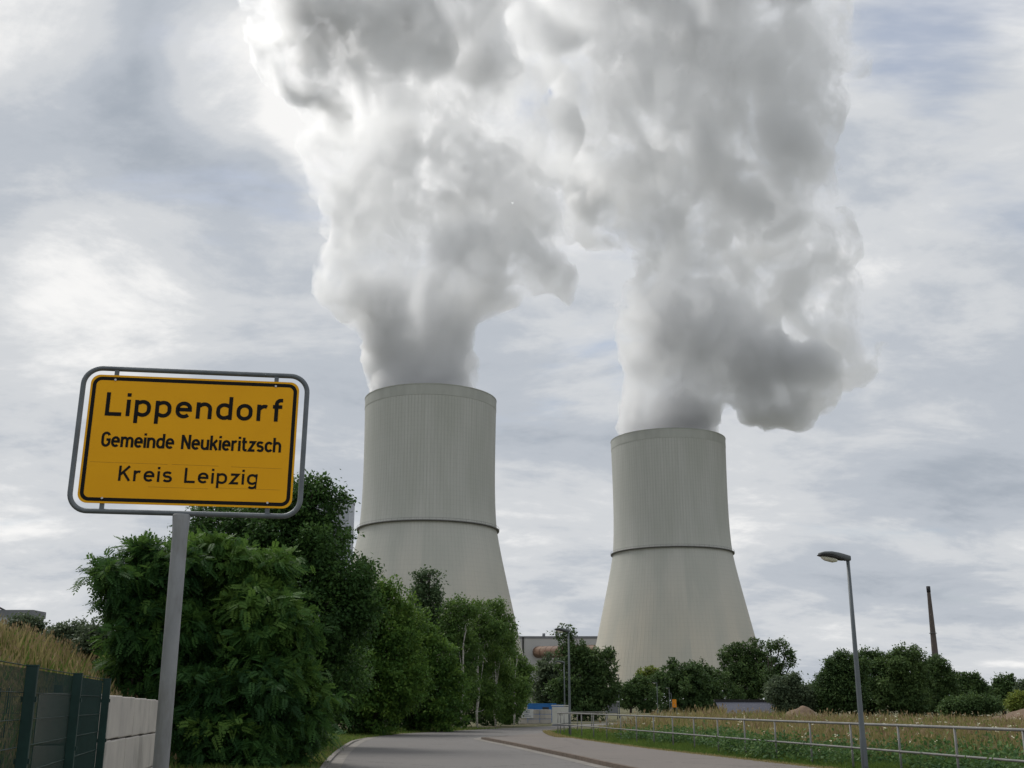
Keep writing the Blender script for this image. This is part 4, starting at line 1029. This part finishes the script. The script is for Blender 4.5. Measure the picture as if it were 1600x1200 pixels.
# tall dry meadow
X, Y, s, rg = meadow(int(240000 * NQ), 1, 22, 130, 1.6)
k = (X / Y < .25) | (Y < 84); X, Y, s = X[k], Y[k], s[k]
Z = field_h(X, Y); n = len(X)
H = rg.uniform(.5, 1.15, n) * (.55 + .45 * sstep(0, 4, s)) * (.75 + .4 * snoise(X, Y, .35)) * (1 + .35 * sstep(70, 90, Y) * (snoise(X, Y, .2, 2) > .5)) * np.where(X / Y > .185, .66, 1.0)
Wd = .010 + Y * .00034; T = np.clip(rg.normal(.42, .2, n) + .35 * (snoise(X, Y, .45, 1) - .5), 0, 1)
gsel = rg.uniform(0, 1, n) < (.10 + .75 * snoise(X, Y, .3, 4))
def sub(k): return np.stack([X, Y, Z], -1)[k]
o = blades('dry_meadow_grass', sub(~gsel), H[~gsel], Wd[~gsel], ML_DRY, T[~gsel], .3, 1); tag(o, 'tall dry straw-coloured grass of the meadow behind the railing', 'grass', kind='stuff')
o = blades('green_meadow_grass', sub(gsel), H[gsel] * .75, Wd[gsel] * 1.2, ML_GRS, T[gsel], .4, 2); tag(o, 'green grass and weeds mixed through the meadow', 'grass', kind='stuff')
# seed heads: small elongated tufts on the taller stems
k = (~gsel) & (rg.uniform(0, 1, n) < .10)
P = sub(k) + np.stack([np.zeros(k.sum()), np.zeros(k.sum()), H[k] * .92], -1); m_ = len(P)
A = unit(np.stack([rg.normal(0, .25, m_), rg.normal(0, .25, m_), np.ones(m_)], -1)); B = unit(np.cross(A, rg.normal(size=(m_, 3))))
V, Q = leaf_quads(P, A, B, .10 + .0014 * Y[k], .03 + .0008 * Y[k]); tag(np_mesh('grass_seed_heads', V, Q, ML_SEED, None, colors=rg.uniform(0, 1, m_)), 'brown seed heads on the meadow grasses', 'grass', kind='stuff')
# white flowers scattered
X, Y, s, rg = meadow(int(2600 * NQ), 7, 22, 95, .6)
keep = rg.uniform(0, 1, len(X)) < snoise(X, Y, .5, 3) ** 2; X, Y = X[keep], Y[keep]; Z = field_h(X, Y) + rg.uniform(.3, .85, len(X)); n = len(X)
Vs = []; 
for a_ in range(4):
    c = np.stack([X + rg.normal(0, .03, n), Y + rg.normal(0, .03, n), Z + rg.normal(0, .015, n)], -1)
    A = unit(np.stack([rg.normal(0, 1, n), rg.normal(0, 1, n), rg.normal(0, .35, n)], -1)); B = unit(np.cross(A, np.array([0, -.5, 1.0])))
    V, Q = leaf_quads(c, A, B, np.full(n, .05), np.full(n, .045)); Vs.append(V)
V = np.concatenate(Vs); M_FLW = surf('white_petal', (.62, .62, .50), (.55, .52, .36), rough=.8)
tag(np_mesh('wild_flowers', V, np.arange(len(V)).reshape(-1, 4), M_FLW), 'small white wild flowers scattered through the meadow', 'flowers', kind='stuff')
# short green grass between pavement and railing and round the railing
def band(n, seed, L, d0, d1, y0, y1):
    rg = np.random.default_rng(seed); L = np.array(L); Y = 1 / (1 / y1 + (1 / y0 - 1 / y1) * rg.uniform(0, 1, n)) 
    seg = L[(L[:, 1] >= y0 - 4) & (L[:, 1] <= y1 + 4)]; xx = np.interp(Y, seg[:, 1], seg[:, 0]); return xx + rg.uniform(d0, d1, n), Y, rg
X, Y, rg = band(int(90000 * NQ), 3, INNER, .12, 3.3, 24, 66); n = len(X); Z = np.maximum(field_h(X, Y), 0)
e = X - np.interp(Y, [p[1] for p in INNER], [p[0] for p in INNER])
T = np.clip(rg.normal(.45, .16, n) + .3 * (snoise(X, Y, 1.2) - .5) + .5 * (e < .35), 0, 1)
o = blades('verge_grass', np.stack([X, Y, Z], -1), rg.uniform(.05, .2, n) * (.5 + .8 * sstep(0, 1.5, e)), .012 + Y * .00028, ML_GRS, T, .6, 5); tag(o, 'short green grass along the foot of the railing', 'grass', kind='stuff')
X, Y, rg = band(int(12000 * NQ), 13, INNER, -.12, .25, 24, 66); n = len(X); T = rg.uniform(.3, .9, n)
o = blades('dry_edge_grass', np.stack([X, Y, np.full(n, .0)], -1), rg.uniform(.06, .17, n), .012 + Y * .0003, ML_DRY, T, .8, 6); tag(o, 'dry brown litter and grass along the pavement edge', 'grass', kind='stuff')
# left verge
X, Y, rg = band(int(60000 * NQ), 4, LEFT, -6.5, -.16, 27, 76); n = len(X)
e = np.interp(Y, [p[1] for p in LEFT], [p[0] for p in LEFT]) - X; yl = rg.uniform(0, 1, n) < .45 - .3 * sstep(40, 52, Y)
P = np.stack([X, Y, np.zeros(n)], -1); H = rg.uniform(.04, .22, n) * (.5 + .6 * sstep(.3, 2.5, e)) 
T = np.clip(rg.normal(.6, .2, n), 0, 1)
o = blades('verge_grass', P[~yl], H[~yl], (.012 + Y * .0003)[~yl], ML_GRS, T[~yl], .6, 7); tag(o, 'yellowish-green verge grass between the road and the thicket', 'grass', kind='stuff')
o = blades('dry_edge_grass', P[yl], H[yl] * .7, (.012 + Y * .0003)[yl], ML_DRY, T[yl] * .6, .8, 8); tag(o, 'dry brown grass on the verge left of the road', 'grass', kind='stuff')
# dry tall grass on the bank
rg = np.random.default_rng(41); n = int(200000 * NQ); Y = rg.uniform(5, 50, n) ; X = -rg.uniform(0, 1, n) * (Y * .55 + 6) - 2
Y_ = Y; s = fence_side(X, Y); k = (s > .1) & (X > -.52 * Y - 1.5) & (rg.uniform(0, 1, n) < 18 / (Y + 4)); X, Y, s = X[k], Y[k], s[k]; n = len(X)
H = rg.uniform(.25, .85, n) * (.5 + .5 * sstep(.5, 3, s)); T = np.clip(rg.normal(.45, .2, n) + .3 * (snoise(X, Y, .8) - .5), 0, 1); g = rg.uniform(0, 1, n) < .3 + .25 * snoise(X, Y, .5, 2)
P = np.stack([X, Y, bank_h(X, Y)], -1); Wd = .009 + Y * .0005
o = blades('bank_grass', P[~g], H[~g], Wd[~g], ML_DRY, T[~g], .35, 9); tag(o, 'tall dry golden grass covering the bank behind the fence', 'grass', kind='stuff')
o = blades('bank_grass', P[g], H[g] * .8, Wd[g], ML_GRS, T[g] * .8, .5, 10); tag(o, 'green weeds among the dry grass on the bank', 'grass', kind='stuff')
k = (~g) & (rg.uniform(0, 1, n) < .4); Pp = P[k] + np.stack([np.zeros(k.sum()), np.zeros(k.sum()), H[k] * .9], -1); m_ = len(Pp)
A = unit(np.stack([rg.normal(0, .3, m_), rg.normal(0, .3, m_), np.ones(m_)], -1)); B = unit(np.cross(A, rg.normal(size=(m_, 3))))
V, Q = leaf_quads(Pp, A, B, .07 + .0014 * Y[k], .022 + .0008 * Y[k]); tag(np_mesh('grass_seed_heads', V, Q, ML_SEED, None, colors=rg.uniform(0, 1, m_)), 'pale brown seed heads above the bank grass', 'grass', kind='stuff')
# leafy ground cover along the railing (brambles): broad leaves in a loose low mass
ML_BRM = leaf_mat('bramble_leaf', C(.018, .050, .016), C(.038, .088, .024), C(.10, .155, .05), .25)
lob = []; rg2 = random.Random(8)
for k in range(46):
    t_ = k / 45; y = 19 + 30 * t_ ** 1.15; x = np.interp(y, [21.06, 58.3], [9.27, 2.44]) + rg2.uniform(.5, 2.4)
    lob.append((x, y, rg2.uniform(.15, .32), rg2.uniform(.6, 1.1), .9, rg2.uniform(.22, .42)))
    if y < 30: lob.append((x + rg2.uniform(1, 5), y, .3, .9, .9, .35))
o = crown('bramble_ground_cover', lob, int(52000 * NQ), .11, ML_BRM, None, seed=78, spread=.42, shell=.3, clump=12, droop=.2, tint=.45); tag(o, 'leafy green bramble ground cover along the foot of the railing', 'ground cover', kind='stuff')
